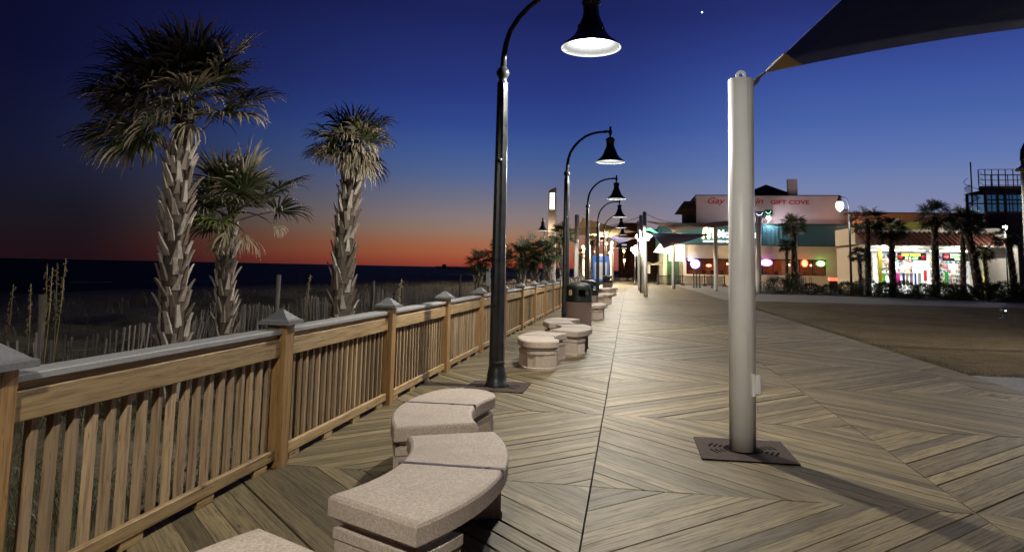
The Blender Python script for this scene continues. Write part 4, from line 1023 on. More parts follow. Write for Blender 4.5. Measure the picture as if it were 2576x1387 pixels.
def arches_sign():
    t = thing('arches_sign', 'glowing sign with two yellow arches on the green fascia', 'sign', (8.6, 84.4, 5.0))
    ye = mat_emit('arches_glow', (1, .80, .38), 4.5); wh = mat_emit('sign_white_glow', (1, .93, .78), 2.2)
    m = MB()
    for cx in (.33, .99):
        pts = [(cx - .32, 0, .42)] + [(cx - .31 * math.cos(PI * k / 12), 0, .42 + 1.42 * (1 - abs(math.cos(PI * k / 12)) ** 1.9)) for k in range(1, 12)] + [(cx + .32, 0, .42)]
        m.tube(pts, [.12] * 3 + [.14] * (len(pts) - 6) + [.12] * 3, 8)
    m.build('arches', ye, t)
    text_obj("McDonald's", 'sign_lettering', wh, 1.75, 6.2, 0, .55, .95, t, .05, 0, .03)
    b = MB(); b.box(.02, 1.35, -.04, .06, .05, .2); b.box(1.7, 2.5, -.04, .06, .02, .22); b.sphere((2.75, 0, .12), .14); b.sphere((3.15, 0, .12), .14); b.box(3.4, 5.6, -.04, .06, .02, .22); b.build('sign_strip', wh, t)
    lamp((1.2, -.6, 1.0), 60, (1, .8, .5), .2, t)
arches_sign()
def neon(lab, name, loc, rx, rz, core, rim, st=5):
    t = thing(name, lab, 'neon sign', loc, 0, 'neon signs in the restaurant windows')
    m = MB(); m.lathe([(.01, -.03), (.7, -.03), (.78, 0), (.7, .03), (.01, .03)], 24); m.xform(Matrix.Scale(rx, 4, (1, 0, 0)) @ Matrix.Scale(rz, 4, (0, 0, 1)) @ Matrix.Rotation(PI / 2, 4, 'X')); m.build('sign_face', mat_emit(name + '_core%d' % (loc[0] * 10), core, st), t)
    r = MB(); r.tube([(rx * .92 * math.cos(2 * PI * k / 24), -.04, rz * .92 * math.sin(2 * PI * k / 24)) for k in range(25)], .05, 6, False); r.build('neon_rim', mat_emit(name + '_rim%d' % (loc[0] * 10), rim, st), t)
    lamp((0, -.4, 0), 18, rim, .1, t)
neon('round white neon sign with a blue rim at the left of the restaurant window', 'round_sign', (7.75, 84.85, 2.45), .55, .55, (.85, .9, 1), (.12, .15, 1), 4)
neon('oval red and yellow neon sign with a purple rim', 'oval_sign', (15.75, 84.85, 2.75), .68, .38, (1, .75, .55), (.7, .12, .9), 4)
neon('small red and orange neon flame sign', 'flame_sign', (19.95, 84.85, 2.75), .34, .42, (1, .35, .08), (1, .05, .03), 3)
neon('small square green and white neon sign at the right of the window', 'green_sign', (21.7, 84.85, 2.75), .45, .3, (.9, 1, .8), (.2, 1, .15), 3)
neon('small blue neon strip above the round neon sign', 'strip_sign', (7.25, 84.85, 2.95), .35, .14, (.6, .75, 1), (.1, .2, 1), 4)
neon('small red neon sign in the middle of the left window', 'red_sign', (9.3, 84.85, 2.3), .3, .14, (1, .3, .15), (1, .1, .05), 4)
t = thing('counter_sign', 'low red lit counter sign at the right of the restaurant', 'sign', (22.4, 82, 0)); m = MB(); m.box(-.6, .6, -.2, .2, 0, .85); m.build('counter_base', M['trim'], t); m = MB(); m.box(-.65, .65, -.24, .24, .852, 1.2, ch=.03); m.build('lit_top', mat_emit('counter_glow', (1, .08, .03), 2.5), t)
t = thing('neon_canopy', 'green neon lit roof edge beyond the walkway poles', 'canopy', (3.0, 92, 6.2)); m = MB(); m.add([(-.8, 0, .75), (-.2, 0, .85), (.9, 0, .15), (.9, 2, .15), (-.2, 2, .85), (-.8, 2, .75), (-.8, 0, .55), (-.2, 0, .6), (.9, 0, -.05), (.9, 2, -.05), (-.2, 2, .6), (-.8, 2, .55)], [(0, 1, 4, 5), (1, 2, 3, 4), (6, 7, 1, 0), (7, 8, 2, 1), (8, 9, 3, 2), (6, 11, 10, 7), (7, 10, 9, 8)]); m.build('canopy_roof', mat_emit('green_neon', (.05, 1, .45), 1.2), t); m = MB(); m.tube([(-.8, .1, -6.2), (-.8, .1, .5)], .08, 8); m.tube([(.8, .1, -6.2), (.8, .1, -.05)], .08, 8); m.build('canopy_post', M['trim'], t)
lamp((2.6, 90.5, 6.0), 150, (.1, 1, .5), .3, None, 'neon_spill')

# globe lamps, umbrellas, barrier, bollards
def globe_post(lab, loc, globes, warm=(1, .93, .8), pole=True, r=.24, power=160, st=9):
    t = thing('globe_lamp', lab, 'globe lamp', loc, 0, 'globe lamp posts by the restaurant')
    top = max(g[2] for g in globes)
    p = MB(); p.tube([(0, 0, 0), (0, 0, top)], .07, 8); p.lathe([(.16, 0), (.14, .3), (.07, .5)], 10)
    for g in globes: p.tube([(0, 0, g[2] - .4), (g[0], g[1], g[2] - .35), (g[0], g[1], g[2] - .1)], .03, 6)
    p.build('lamp_pole', M['iron'], t)
    for g in globes:
        m = MB(); m.sphere(g, r, 14, 9); m.build('globe', mat_emit('globe_glow', warm, st), t)
    lamp((0, -.4, top - .2), power, warm, .25, t)
globe_post('cluster of white globe lamps around the tall mid walkway pole', (1.55, 75, 0), [(-.6, 0, 5.1), (-.35, .1, 4.75), (.45, .1, 4.95), (.68, 0, 5.25), (.2, .2, 5.35), (-.45, .2, 5.3)], power=900)
globe_post('lower cluster of white globe lamps left of the mid walkway poles', (.7, 76, 0), [(-.25, 0, 3.8), (.1, 0, 4.0), (.2, 0, 3.4), (-.05, .1, 3.55)], power=700)
def spot_lamp(lab, loc, h, warm=(1, .75, .45), r=.13, power=420, st=16, pole=.05):
    t = thing('flood_lamp', lab, 'flood lamp', loc, 0, 'small bright flood lamps'); p = MB(); p.tube([(0, 0, -loc[2] if False else 0), (0, 0, h)], pole, 8); p.box(-.16, .16, -.02, .16, h - .02, h + .26, ch=.02); p.build('lamp_stand', M['trim'], t)
    m = MB(); m.sphere((0, -.07, h + .12), r, 12, 8); m.build('lamp_lens', mat_emit('flood_glow', warm, st), t); lamp((0, -.28, h - .16), power, warm, .1, t)
    return t
spot_lamp('warm flood lamp glaring on the mid walkway pole', (.86, 50.2, 0), 3.62)
spot_lamp('orange flood lamp on the pole before the white panel', (4.14, 65.1, 0), 3.9, (1, .5, .22), .12, 90, 12)
spot_lamp('warm lamp on the pole beside the notice board', (-1.85, 80.7, 0), 4.55, (1, .6, .3))
spot_lamp('tiny warm lamp far left of the notice board', (-5.1, 80, 0), 4.0, (1, .65, .35))
spot_lamp('tiny white lamp just right of the notice board', (-2.2, 85, 0), 3.5, (1, .95, .85))
spot_lamp('tiny orange lamp far above the notice board', (-5.3, 110, 0), 4.2, (1, .6, .3), .15)
spot_lamp('tiny orange lamp between the poles over the notice board', (-2.9, 95, 0), 4.95, (1, .6, .3), .15)
spot_lamp('tiny amber lamp high on the street beyond the walkway', (-.9, 140, 0), 5.2, (1, .6, .15), .22)
spot_lamp('tiny amber lamp low on the street beyond the walkway', (-.8, 141, 0), 3.4, (1, .75, .4), .22)
spot_lamp('dazzling white floodlight right of the big pole', (16.0, 84.42, 7.262), .5, (1, 1, 1), .2, 450, 90)
spot_lamp('dazzling white floodlight at the right end of the gift shop', (31.7, 65.6, 0), 5.65, (1, .98, .95), .2, 900, 90)
for (x, z, lab) in [(-5.4, 2.95, 'pale lit column far left of the notice board'), (-5.03, 3.85, 'taller pale lit column left of the notice board'), (-3.97, 4.3, 'thin pale column rising behind the notice board')]:
    t = thing('lit_column', lab, 'column', (x, 80, 0), 0, 'pale columns of the far pavilion'); m = MB(); m.box(-.1, .1, -.1, .1, 0, z, ch=.01); m.box(-.16, .16, -.16, .16, 0, .2); m.box(-.14, .14, -.14, .14, z, z + .1); m.build('column_shaft', M['creamw'], t)
lamp((-4.8, 78, 3.2), 300, (1, .8, .5), .2, None, 'pavilion_light')
def umbrella(lab, loc, r):
    t = thing('parasol', lab, 'parasol', loc, 0, 'white parasols on the terrace'); m = MB(); m.tube([(0, 0, 0), (0, 0, 2.6)], .03, 8); m.build('parasol_pole', M['trim'], t)
    m = MB(); m.lathe([(r, 2.28), (r * .98, 2.34), (r * .5, 2.52), (.03, 2.68)], 8, smooth=False); m.build('canopy', M['cream'], t)
umbrella('white parasol left of the restaurant entrance', (3.7, 88, 0), 1.0); umbrella('white parasol half hidden behind the walkway poles', (2.4, 89, 0), .9)
lamp((3.0, 86.5, 1.9), 200, (1, .9, .6), .2, None, 'terrace_light')
def barrier():
    posts = [3.2, 4.45, 5.95, 8.3, 10.4]
    t = thing('cafe_barrier', 'low black lattice barrier around the restaurant terrace', 'barrier', (0, 80, 0))
    for x in posts:
        m = MB(); m.lathe([(.26, 0), (.24, .06), (.1, .3), (.08, .35), (.08, 1.1), (.1, 1.12), (.02, 1.2)], 12, (x, 0, 0)); m.build('post', M['trim'], t)
    for a, b in zip(posts[:-1], posts[1:]):
        m = MB(); m.box(a + .1, b - .1, -.03, .03, 1.0, 1.08); m.box(a + .1, b - .1, -.03, .03, .1, .17)
        x = a + .1 - .8
        while x < b - .1:
            for s_ in (1, -1):
                p0 = (x if s_ > 0 else x + .83, .2 if s_ > 0 else .2); p1 = (x + .83 if s_ > 0 else x, 1.0)
                lo, hi = a + .12, b - .12
                t0 = [0, 1]
                def lerp(u): return (p0[0] + (p1[0] - p0[0]) * u, .17 + .83 * u)
                us = [u / 20 for u in range(21) if lo <= lerp(u / 20)[0] <= hi]
                if len(us) > 1:
                    A, B = lerp(us[0]), lerp(us[-1]); m.tube([(A[0], 0, A[1]), (B[0], 0, B[1])], .022, 4)
            x += .15
        m.build('lattice_panel', M['trim'], t)
    for x in (4.8, 5.3): pass
barrier()
for x, lab in [(6.28, 'black bollard, leftmost of the four before the terrace'), (6.55, 'black bollard between two others before the terrace'), (6.85, 'black bollard nearest the lattice corner, third from left'), (8.0, 'lone black bollard left of the arches pole')]:
    t = thing('bollard', lab, 'bollard', (x, 70.5, 0), 0, 'black bollards before the terrace'); m = MB(); m.lathe([(.1, 0), (.09, .1), (.05, .14), (.05, 1.3), (.08, 1.33), (.08, 1.4), (.04, 1.5), (.005, 1.52)], 12); m.build('bollard_post', M['trim'], t)
def stools():
    for i, x in enumerate((18.35, 19.0, 19.6)):
        t = thing('bar_rail', ['left', 'middle', 'right'][i] + ' of the three thin black bike racks under the window', 'bike rack', (x, 81, 0), 0, 'bike racks under the restaurant window')
        m = MB(); m.tube([(-.12, 0, 0), (-.12, 0, 1.0), (-.08, 0, 1.15), (.08, 0, 1.15), (.12, 0, 1.0), (.12, 0, 0)], .03, 6); m.build('rack_hoop', M['trim'], t)
stools()

# ------------------------------------------------------------------ things on the walkway far end
def notice_board():
    t = thing('notice_board', 'blue framed notice board with a white poster', 'notice board', (-2.3, 60, 0))
    f = MB(); f.box(-.68, -.52, -.12, .12, 0, 2.55); f.box(.52, .68, -.12, .12, 0, 2.55); f.box(-.72, .72, -.14, .14, 2.552, 2.72, ch=.02); f.box(-.519, .519, -.08, .08, .55, .75); f.box(-.519, .519, -.08, .08, 2.2, 2.55); f.build('frame', mat_plain('blue_paint', (.03, .16, .62), .4, .5), t)
    p = MB(); p.box(-.518, .518, -.05, .04, .752, 2.198); p.build('poster', mat_plain('poster_paper', (.55, .56, .6), .6, .3, 0, .1, 4), t)
    l = MB(); l.box(-.35, .35, -.1, .1, 2.722, 2.9, ch=.03); l.build('top_light', mat_emit('amber_light', (1, .8, .1), .45), t)
    lamp((0, -.9, 2.6), 22, (1, .95, .85), .1, t)
notice_board()
def obelisk():
    t = thing('lit_obelisk', 'tall white column with a slanted top and a glowing slot', 'column', (-4.88, 45, -.4))
    w = .235; q = 7.05; q2 = 7.22
    c = MB(); c.add([(-w, -w, 0), (w, -w, 0), (w, w, 0), (-w, w, 0), (-w, -w, q - .15), (w, -w, q2), (w, w, q2), (-w, w, q - .15)], [(0, 3, 2, 1), (4, 5, 6, 7), (1, 2, 6, 5), (2, 3, 7, 6), (3, 0, 4, 7)])
    s0, s1 = 5.77, 6.85; a = .155
    c.add([(-w, -w, 0), (-a, -w, 0), (-a, -w, q), (-w, -w, q - .15)], [(0, 1, 2, 3)]); c.add([(a, -w, 0), (w, -w, 0), (w, -w, q2), (a, -w, q2 - .05)], [(0, 1, 2, 3)])
    c.add([(-a, -w, 0), (a, -w, 0), (a, -w, s0), (-a, -w, s0)], [(0, 1, 2, 3)]); c.add([(-a, -w, s1), (a, -w, s1), (a, -w, q2 - .05), (-a, -w, q)], [(0, 1, 2, 3)])
    c.build('column_shaft', mat_plain('white_render', (.6, .56, .52), .8, .2, 0, .05), t)
    l = MB(); l.box(-a, a, -w + .05, -w + .1, s0, s1); l.build('light_slot', mat_emit('slot_glow', (1, .83, .6), 3.2), t)
    lamp((-.1, -.75, 4.5), 25, (1, .7, .45), .1, t)
obelisk()
def white_panel():
    t = thing('beach_sign', 'small white board standing on the beach beyond the nearest lamp', 'sign', (-8.03, 40, -.5)); m = MB(); m.box(-.12, .12, -.03, .03, 1.0, 2.05, ch=.01); m.build('board', M['shopwhite'], t); m = MB(); m.box(-.03, .03, .031, .08, 0, 1.9); m.build('sign_post', M['slat'], t)
white_panel()
def ramp_rail():
    t = thing('access_ramp', 'wooden beach access ramp with a slatted railing beyond the palms', 'ramp', (-4, 46, -.4)); m = MB()
    m.add([(-6, 0, -.3), (1.3, 0, .38), (1.3, 1.8, .38), (-6, 1.8, -.3)], [(0, 1, 2, 3)]); m.build('ramp_boards', M['picket'], t)
    m = MB(); m.tube([(-6, 0, .7), (1.3, 0, 1.4)], .05, 6); m.tube([(-6, 0, -.2), (1.3, 0, .5)], .04, 6)
    for k in range(50): x = -6 + k * .147; z = -.2 + (x + 6) * .096; m.box(x - .02, x + .02, -.02, .02, z, z + .9)
    m.build('ramp_railing', M['picket'], t)
ramp_rail()
def person(lab, loc, rz, coat, lego, hgt, stride=.12):
    r = random.Random(int(hgt * 100)); t = thing('person', lab, 'person', loc, rz, 'people walking far down the boardwalk')
    bm = bmesh.new(); J = {}
    def jn(n, p): J[n] = bm.verts.new([c * hgt / 1.75 for c in p])
    jn('pel', (0, 0, .95)); jn('sp', (0, 0, 1.15)); jn('ch', (0, .01, 1.38)); jn('nk', (0, 0, 1.5)); jn('hd', (0, -.02, 1.6)); jn('ht', (0, -.01, 1.72))
    for s, nm in ((-1, 'l'), (1, 'r')):
        jn('hp' + nm, (s * .1, 0, .9)); jn('kn' + nm, (s * .11, -s * stride * .6, .5)); jn('an' + nm, (s * .11, -s * stride + .02, .08)); jn('ft' + nm, (s * .12, -s * stride - .14, .03))
        jn('sh' + nm, (s * .19, .01, 1.4)); jn('el' + nm, (s * .25, .04 + s * .06, 1.14)); jn('wr' + nm, (s * .25, -.06 + s * .08, .92)); jn('ha' + nm, (s * .25, -.08 + s * .08, .83))
    E_ = [('pel', 'sp'), ('sp', 'ch'), ('ch', 'nk'), ('nk', 'hd'), ('hd', 'ht')]
    for nm in 'lr': E_ += [('pel', 'hp' + nm), ('hp' + nm, 'kn' + nm), ('kn' + nm, 'an' + nm), ('an' + nm, 'ft' + nm), ('ch', 'sh' + nm), ('sh' + nm, 'el' + nm), ('el' + nm, 'wr' + nm), ('wr' + nm, 'ha' + nm)]
    for a, b in E_: bm.edges.new((J[a], J[b]))
    bm.verts.index_update(); names = {v.index: k for k, v in J.items()}
    me = bpy.data.meshes.new('body'); bm.to_mesh(me); bm.free()
    o = bpy.data.objects.new('body', me); C.objects.link(o); o.parent = t
    md = o.modifiers.new('skin', 'SKIN'); rad = {'pel': .15, 'sp': .14, 'ch': .16, 'nk': .06, 'hd': .095, 'ht': .07, 'hp': .1, 'kn': .065, 'an': .045, 'ft': .04, 'sh': .07, 'el': .05, 'wr': .035, 'ha': .04}
    for i, sv in enumerate(me.skin_vertices[0].data):
        k = names[i]; k = k if k in rad else k[:-1]; sv.radius = (rad[k],) * 2; sv.use_root = names[i] == 'pel'
    o.modifiers.new('sub', 'SUBSURF').levels = 1; o.modifiers['sub'].render_levels = 1
    me.materials.append(mat_plain('trousers', lego, .9, .1))
    c = MB(); k = hgt / 1.75; c.lathe([(.2 * k, .82 * k), (.19 * k, 1.0 * k), (.19 * k, 1.2 * k), (.22 * k, 1.4 * k), (.1 * k, 1.5 * k)], 14); c.xform(Matrix.Scale(.75, 4, (0, 1, 0))); c.build('coat', mat_plain('coat', coat, .9, .1), t)
    hh = MB(); hh.sphere((0, .01, 1.66 * k), .115 * k, 12, 8, 1.1); hh.build('hair', mat_plain('hair', (.02, .013, .01), .8, .2), t)
person('person in a dark jacket walking away down the middle of the boardwalk', (-.12, 118, 0), .1, (.03, .03, .035), (.02, .022, .03), 1.88)
person('person in a reddish dark coat walking beside another far down the boardwalk', (.85, 118, 0), 3.2, (.06, .02, .02), (.015, .015, .02), 1.92)
person('person standing back in the shade left of the two walkers', (-1.4, 124, 0), .6, (.10, .09, .08), (.03, .03, .03), 1.75)
def brick_tower():
    t = thing('brick_tower', 'tall brown brick building closing the far end of the boardwalk', 'building', (-.5, 160, 0))
    w = MB(); w.box(-1.75, 3.4, 0, 12, 0, 11.4); w.box(-1.2, 3.2, .5, 11, 11.4, 12.3); w.build('wall', M['brick'], t)
    for k, (x, z) in enumerate([(-.6, 10.0), (-.6, 8.0), (-.5, 7.0), (-.5, 6.2)]):
        f = MB(); f.box(x - .55, x + .65, -.06, -.002, z, z + .55); fo = f.build('window', M['mullion'], t)
        p = MB(); p.box(x - .5, x + .6, -.08, -.061, z + .08, z + .42); p.build('pane', mat_emit('lit_window', (.8, .85, .95), .5), fo)
    rf = MB(); rf.add([(-2, -.3, 11.41), (-.4, -.3, 11.41), (-1.1, 2, 12.6), (-2, 4, 11.41), (-.4, 4, 11.41)], [(0, 1, 2), (1, 4, 2), (4, 3, 2), (3, 0, 2)]); rf.build('roof', M['brown'], t)
brick_tower()
def far_block():
    t = thing('dark_building', 'dark low building behind the walkway poles', 'building', (3.5, 120, 0)); w = MB(); w.box(-1.6, 2.5, 0, 14, 0, 8.2); w.box(-1.7, 2.6, -.2, 14, 8.202, 8.5); w.build('wall', M['brown'], t)
    f = MB(); f.box(-1.0, .2, -.06, -.002, 1.0, 2.8); fo = f.build('window', M['mullion'], t); p = MB(); p.box(-.9, .1, -.08, -.061, 1.1, 2.7); p.build('pane', mat_emit('lit_window_warm', (1, .8, .5), .9), fo)
far_block()
t = thing('round_tree', 'dark round tree beside the brick tower at the end of the walk', 'tree', (1.6, 135, 0)); m = shrub_mesh(9, 2.0, 4.5, 2200); m.xform(Matrix.Translation((0, 0, 1.6))); m.build('crown', M['shrub'], t); m = MB(); m.tube([(0, 0, 0), (0, 0, 2.6)], [.2, .14], 8); m.build('trunk', M['trunk'], t)

# ------------------------------------------------------------------ gift shop on the right
def gift_shop():
    t = thing('gift_shop', 'brightly lit open fronted gift shop with a red tiled roof', 'shop', (0, 68, 0))
    w = MB(); w.box(21.0, 21.4, 0, 8, 0, 4.2); w.box(31.35, 33.8, 0, .4, 0, 4.4); w.box(33.4, 33.8, .41, 8, 0, 4.4); w.box(21.41, 33.39, 3.6, 3.9, 0, 4.2); w.box(21.0, 31.34, -.05, .3, 4.0, 4.3); w.build('wall', M['creamw'], t)
    i = MB(); i.box(21.41, 31.34, 3.5, 3.58, .01, 3.98); i.box(21.41, 31.34, .31, 3.49, 3.9, 3.98); i.box(21.41, 31.34, .0, 3.49, 0, .02); i.build('shop_interior', M['shopwhite'], t)
    for x in (22.45, 31.15):
        p = MB(); p.box(x - .14, x + .14, -.1, .2, 0, 3.99, ch=.02); p.build('pillar', M['yellow'], t)
    for x in (26.95,):
        p = MB(); p.box(x - .14, x + .14, -.1, .2, 0, 3.99, ch=.02); p.build('pillar', M['creamw'], t)
    rt_ = MB(); x = 20.8; r = random.Random(1)
    while x < 32.3:
        pr = [(x + .16 * math.cos(PI * k / 6) * -1 + .16, .13 * math.sin(PI * k / 6)) for k in range(7)]
        V = []
        for (yy, zz) in [(-1.2, 4.3), (1.6, 5.55)]:
            V += [(a, yy, zz + b) for a, b in pr]
        F = [(k, k + 1, k + 8, k + 7) for k in range(6)]
        rt_.add(V, F, True); rt_.add([(x + .32, -1.2, 4.28), (x + .42, -1.2, 4.28), (x + .42, 1.6, 5.53), (x + .32, 1.6, 5.53)], [(0, 1, 2, 3)])
        x += .42
    rt_.build('tile_roof', M['tile'], t)
    b = MB(); b.box(20.8, 32.4, -1.15, 1.5, 4.2, 4.27); b.box(20.9, 33.8, 1.62, 8, 4.41, 6.0); b.box(20.9, 33.8, 1.5, 1.615, 5.5, 5.75); b.build('eave', M['creamw'], t)
    sgn = MB(); sgn.box(21.5, 27.5, 1.3, 1.45, 5.8, 6.5); so = sgn.build('roof_sign', mat_plain('yellow_green_sign', (.30, .28, .06), .7, .2), t)
    for k, x in enumerate((22.6, 25.1, 28.65)):
        m = MB(); m.sphere((x, -.7, 4.12), .16, 12, 8); m.build('eave_lamp', mat_emit('eave_glow', (.9, 1, 1), 30), t); lamp((x, -.8, 3.9), 110, (.92, 1, 1), .15, t)
    for (x, L) in [(23.0, 1.6), (25.2, 3), (28.8, 3.2)]:
        m = MB(); m.box(x - L / 2, x + L / 2, 1.2, 1.4, 3.84, 3.89); m.build('tube_light', M['shoplight'], t); lamp((x, 1.3, 3.7), 300, (.96, 1, .98), .3, t, 'ceiling_light', 'AREA', (0, 0, 0), L, .6)
    # banners
    bk = mat_plain('banner_black', (.012, .012, .012), .7, .2); gt = mat_emit('green_lettering', (.3, 1, .15), 1.6); rd = mat_plain('badge_red', (.6, .03, .04), .6, .2); yl = mat_plain('banner_yellow', (.75, .75, .1), .6, .2)
    m = MB(); m.box(24.0, 26.4, .2, .24, 2.95, 3.62); b1 = m.build('banner', bk, t)
    text_obj('70 % OFF', 'banner_lettering', gt, 24.62, 25.75, .19, 3.0, .26, b1, .01, .2, .02)
    m = MB(); m.box(24.35, 24.98, .185, .199, 3.32, 3.58); m.box(25.06, 25.95, .185, .199, 3.32, 3.58); m.build('banner_strip', yl, b1)
    for x in (24.2, 26.2):
        m = MB(); m.lathe([(.01, -.008), (.2, -.008), (.21, .008), (.01, .008)], 20); m.xform(Matrix.Translation((x, .185, 3.25)) @ Matrix.Rotation(PI / 2, 4, 'X')); m.build('badge', rd, b1)
    m = MB(); m.box(27.75, 30.0, .2, .24, 2.95, 3.62); b2 = m.build('banner', bk, t)
    m = MB(); m.lathe([(.01, -.008), (.26, -.008), (.27, .008), (.01, .008)], 20); m.xform(Matrix.Translation((28.05, .185, 3.3)) @ Matrix.Rotation(PI / 2, 4, 'X')); m.build('badge', rd, b2)
    text_obj('STOP', 'banner_lettering', M['shopwhite'], 27.88, 28.22, .17, 3.25, .1, b2, .01, 0, .02)
    m = MB()
    for k in range(5): m.box(28.4 + k * .25, 28.6 + k * .25, .185, .199, 3.42, 3.56)
    m.box(28.4, 29.7, .185, .199, 3.24, 3.31); m.box(28.75, 29.3, .185, .199, 3.06, 3.16); m.build('banner_strip', gt, b2)
gift_shop()
def garment(lab, x, z, w, h, col, y=69.0, kind='shirt', i=0):
    nm = 'hanging_shirt' if kind == 'shirt' else 'hanging_cloth'
    m = MB(); d = .06
    if kind == 'shirt': pl = [(-.5, 0), (.5, 0), (.5, .62), (.78, .5), (.92, .72), (.5, 1), (.2, 1), (0, .93), (-.2, 1), (-.5, 1), (-.92, .72), (-.78, .5), (-.5, .62)]
    else: pl = [(-.5, .03), (-.2, 0), (.15, .03), (.5, 0), (.46, 1), (-.46, 1)]
    n = len(pl); V = [(a * w, dd, b * h) for dd in (0, d) for a, b in pl]
    F = [tuple(range(n)), tuple(range(2 * n - 1, n - 1, -1))] + [(k, k + n, (k + 1) % n + n, (k + 1) % n) for k in range(n)]
    m.add(V, F); o = m.build(nm, cl('%s%d' % (nm, i), col), None, (x, y, z))
    tag(o, lab, 'clothing', 'clothes for sale in the gift shop')
G_ = [('blue shirt hung high left of the first banner', 24.35, 3.55 - .1, .3, .55, (.05, .25, .55), 'shirt', 70.9), ('pale shirt hung high over the first banner', 25.0, 3.5, .3, .5, (.5, .6, .62), 'shirt', 70.9), ('peach shirt hung high right over the first banner', 25.7, 3.45, .3, .5, (.7, .5, .4), 'shirt', 70.9),
      ('bright green towels hanging left of the second palm', 22.95, .75, .55, 1.0, (.12, .5, .05), 'cloth', 69), ('bright pink clothes on the rack', 24.15, .7, .6, 1.1, (.75, .05, .35), 'cloth', 69), ('navy clothes on the rack next to the pink ones', 24.75, .7, .22, 1.1, (.04, .05, .2), 'cloth', 69), ('tan clothes on the rack', 25.05, .7, .22, 1.1, (.5, .32, .22), 'cloth', 69), ('mauve clothes on the rack', 25.4, .7, .25, 1.1, (.32, .2, .3), 'cloth', 69), ('royal blue clothes on the rack', 25.75, .7, .18, 1.1, (.05, .12, .5), 'cloth', 69), ('grey green clothes at the right end of the rack', 26.1, .7, .3, 1.1, (.35, .38, .3), 'cloth', 69), ('red dress hanging at the right of the rack', 26.55, 1.1, .28, 1.0, (.6, .04, .05), 'cloth', 68.9),
      ('white shirt under the left of the first banner', 24.25, 1.95, .38, .85, (.75, .75, .8), 'shirt', 69.6), ('lilac shirt under the right of the first banner', 25.95, 1.95, .35, .85, (.6, .55, .72), 'shirt', 69.6), ('tan shirt under the middle of the first banner', 25.35, 1.95, .35, .8, (.5, .42, .3), 'shirt', 69.6), ('white shirt with dark print under the middle of the first banner', 24.85, 1.9, .3, .6, (.7, .7, .7), 'shirt', 69.5),
      ('dark green cloth below the second banner', 28.35, .6, .3, 1.4, (.03, .25, .06), 'cloth', 69), ('white shirt below the second banner', 29.2, 1.9, .45, .8, (.75, .72, .7), 'shirt', 69.6), ('patterned brown cloth below the second banner', 28.9, .5, .5, .9, (.3, .2, .14), 'cloth', 69), ('pale blue shirt right of the second banner', 30.55, 1.6, .3, .8, (.4, .55, .75), 'shirt', 69), ('brown bag cloth hung right of the second banner', 30.5, 3.0, .25, .4, (.3, .1, .06), 'cloth', 69), ('pale grey cloth left of the yellow pillar', 21.95, .8, .5, 2.4, (.6, .55, .52), 'cloth', 69)]
for i, (lab, x, z, w, h_, c_, k, y) in enumerate(G_): garment(lab, x, z, w, h_, c_, y, k, i)
def stock_shelf(lab, x0, x1, z0, z1, y, seed, cols):
    r = random.Random(seed); t = thing('souvenir_shelf', lab, 'shelf', ((x0 + x1) / 2, y, 0), 0, 'souvenir shelves in the gift shop'); w = (x1 - x0) / 2
    m = MB(); n = max(2, int((z1 - z0) / .38))
    for k in range(n + 1): zz = z0 + (z1 - z0) * k / n; m.box(-w, w, 0, .3, zz - .02, zz)
    m.box(-w, -w + .03, .301, .33, 0, z1); m.box(w - .03, w, .301, .33, 0, z1); m.build('shelf_frame', M['shopwhite'], t)
    for q, c_ in enumerate(cols):
        m = MB()
        for k in range(n):
            zz = z0 + (z1 - z0) * k / n; x = -w + .04 + r.uniform(0, .2)
            while x < w - .12:
                ww = r.uniform(.05, .13); h_ = r.uniform(.1, .32); m.box(x, x + ww, .02, .02 + ww, zz + .001, zz + h_, ch=.008); x += ww + r.uniform(.08, .5)
        o = m.build('stock', cl('stock_%d_%d' % (seed, q), c_), t); o['kind'] = 'stuff'
mix_ = [(.6, .1, .08), (.08, .2, .5), (.6, .5, .1), (.08, .35, .12), (.03, .03, .035), (.5, .25, .35)]
stock_shelf('souvenir shelf full of small goods below the second banner', 27.5, 28.2, .4, 2.8, 69.3, 1, mix_)
stock_shelf('low souvenir display of dark glittering goods right of the green cloth', 28.7, 29.7, .3, 1.5, 68.4, 2, [(.06, .04, .03), (.3, .2, .12), (.5, .45, .4), (.2, .05, .04)])
stock_shelf('souvenir shelf against the shop back wall behind the second banner', 27.8, 30.6, .6, 3.6, 71.0, 3, mix_)
stock_shelf('souvenir shelf against the shop back wall behind the clothes rack', 23.2, 26.6, 1.9, 3.7, 71.1, 4, mix_)
stock_shelf('narrow souvenir shelf at the left end of the shop', 21.5, 22.2, .4, 3.4, 70.2, 5, [(.6, .3, .3), (.3, .4, .6), (.6, .55, .3), (.1, .1, .12)])
t = thing('clothes_rack', 'metal clothes rack inside the gift shop', 'clothes rack', (25, 69.08, 0)); m = MB(); m.tube([(-1.2, 0, 1.83), (1.6, 0, 1.83)], .025, 6); m.tube([(-1.2, 0, 0), (-1.2, 0, 1.83)], .025, 6); m.tube([(1.6, 0, 0), (1.6, 0, 1.83)], .025, 6); m.build('rack_frame', M['steel'], t)
def orange_building():
    t = thing('orange_building', 'low orange lit building behind the shop palms', 'building', (21, 84, 0)); w = MB(); w.box(4.0, 16, 0, 10, 0, 8.5); w.build('wall', M['orangew'], t); r_ = MB(); r_.box(3.9, 16.1, -.1, 10.1, 8.502, 8.6); r_.build('roof_edge', M['trim'], t)
    lamp((6.8, -3, 7.2), 45, (1, .55, .28), .2, t); lamp((10.5, -3, 7.2), 40, (1, .55, .28), .2, t); lamp((4.2, -1.5, 8.0), 160, (1, .45, .25), .2, t)
orange_building()
M['towerm'] = mat_plain('tower_steel', (.17, .115, .11), .8, .3, 0, .15, 2)
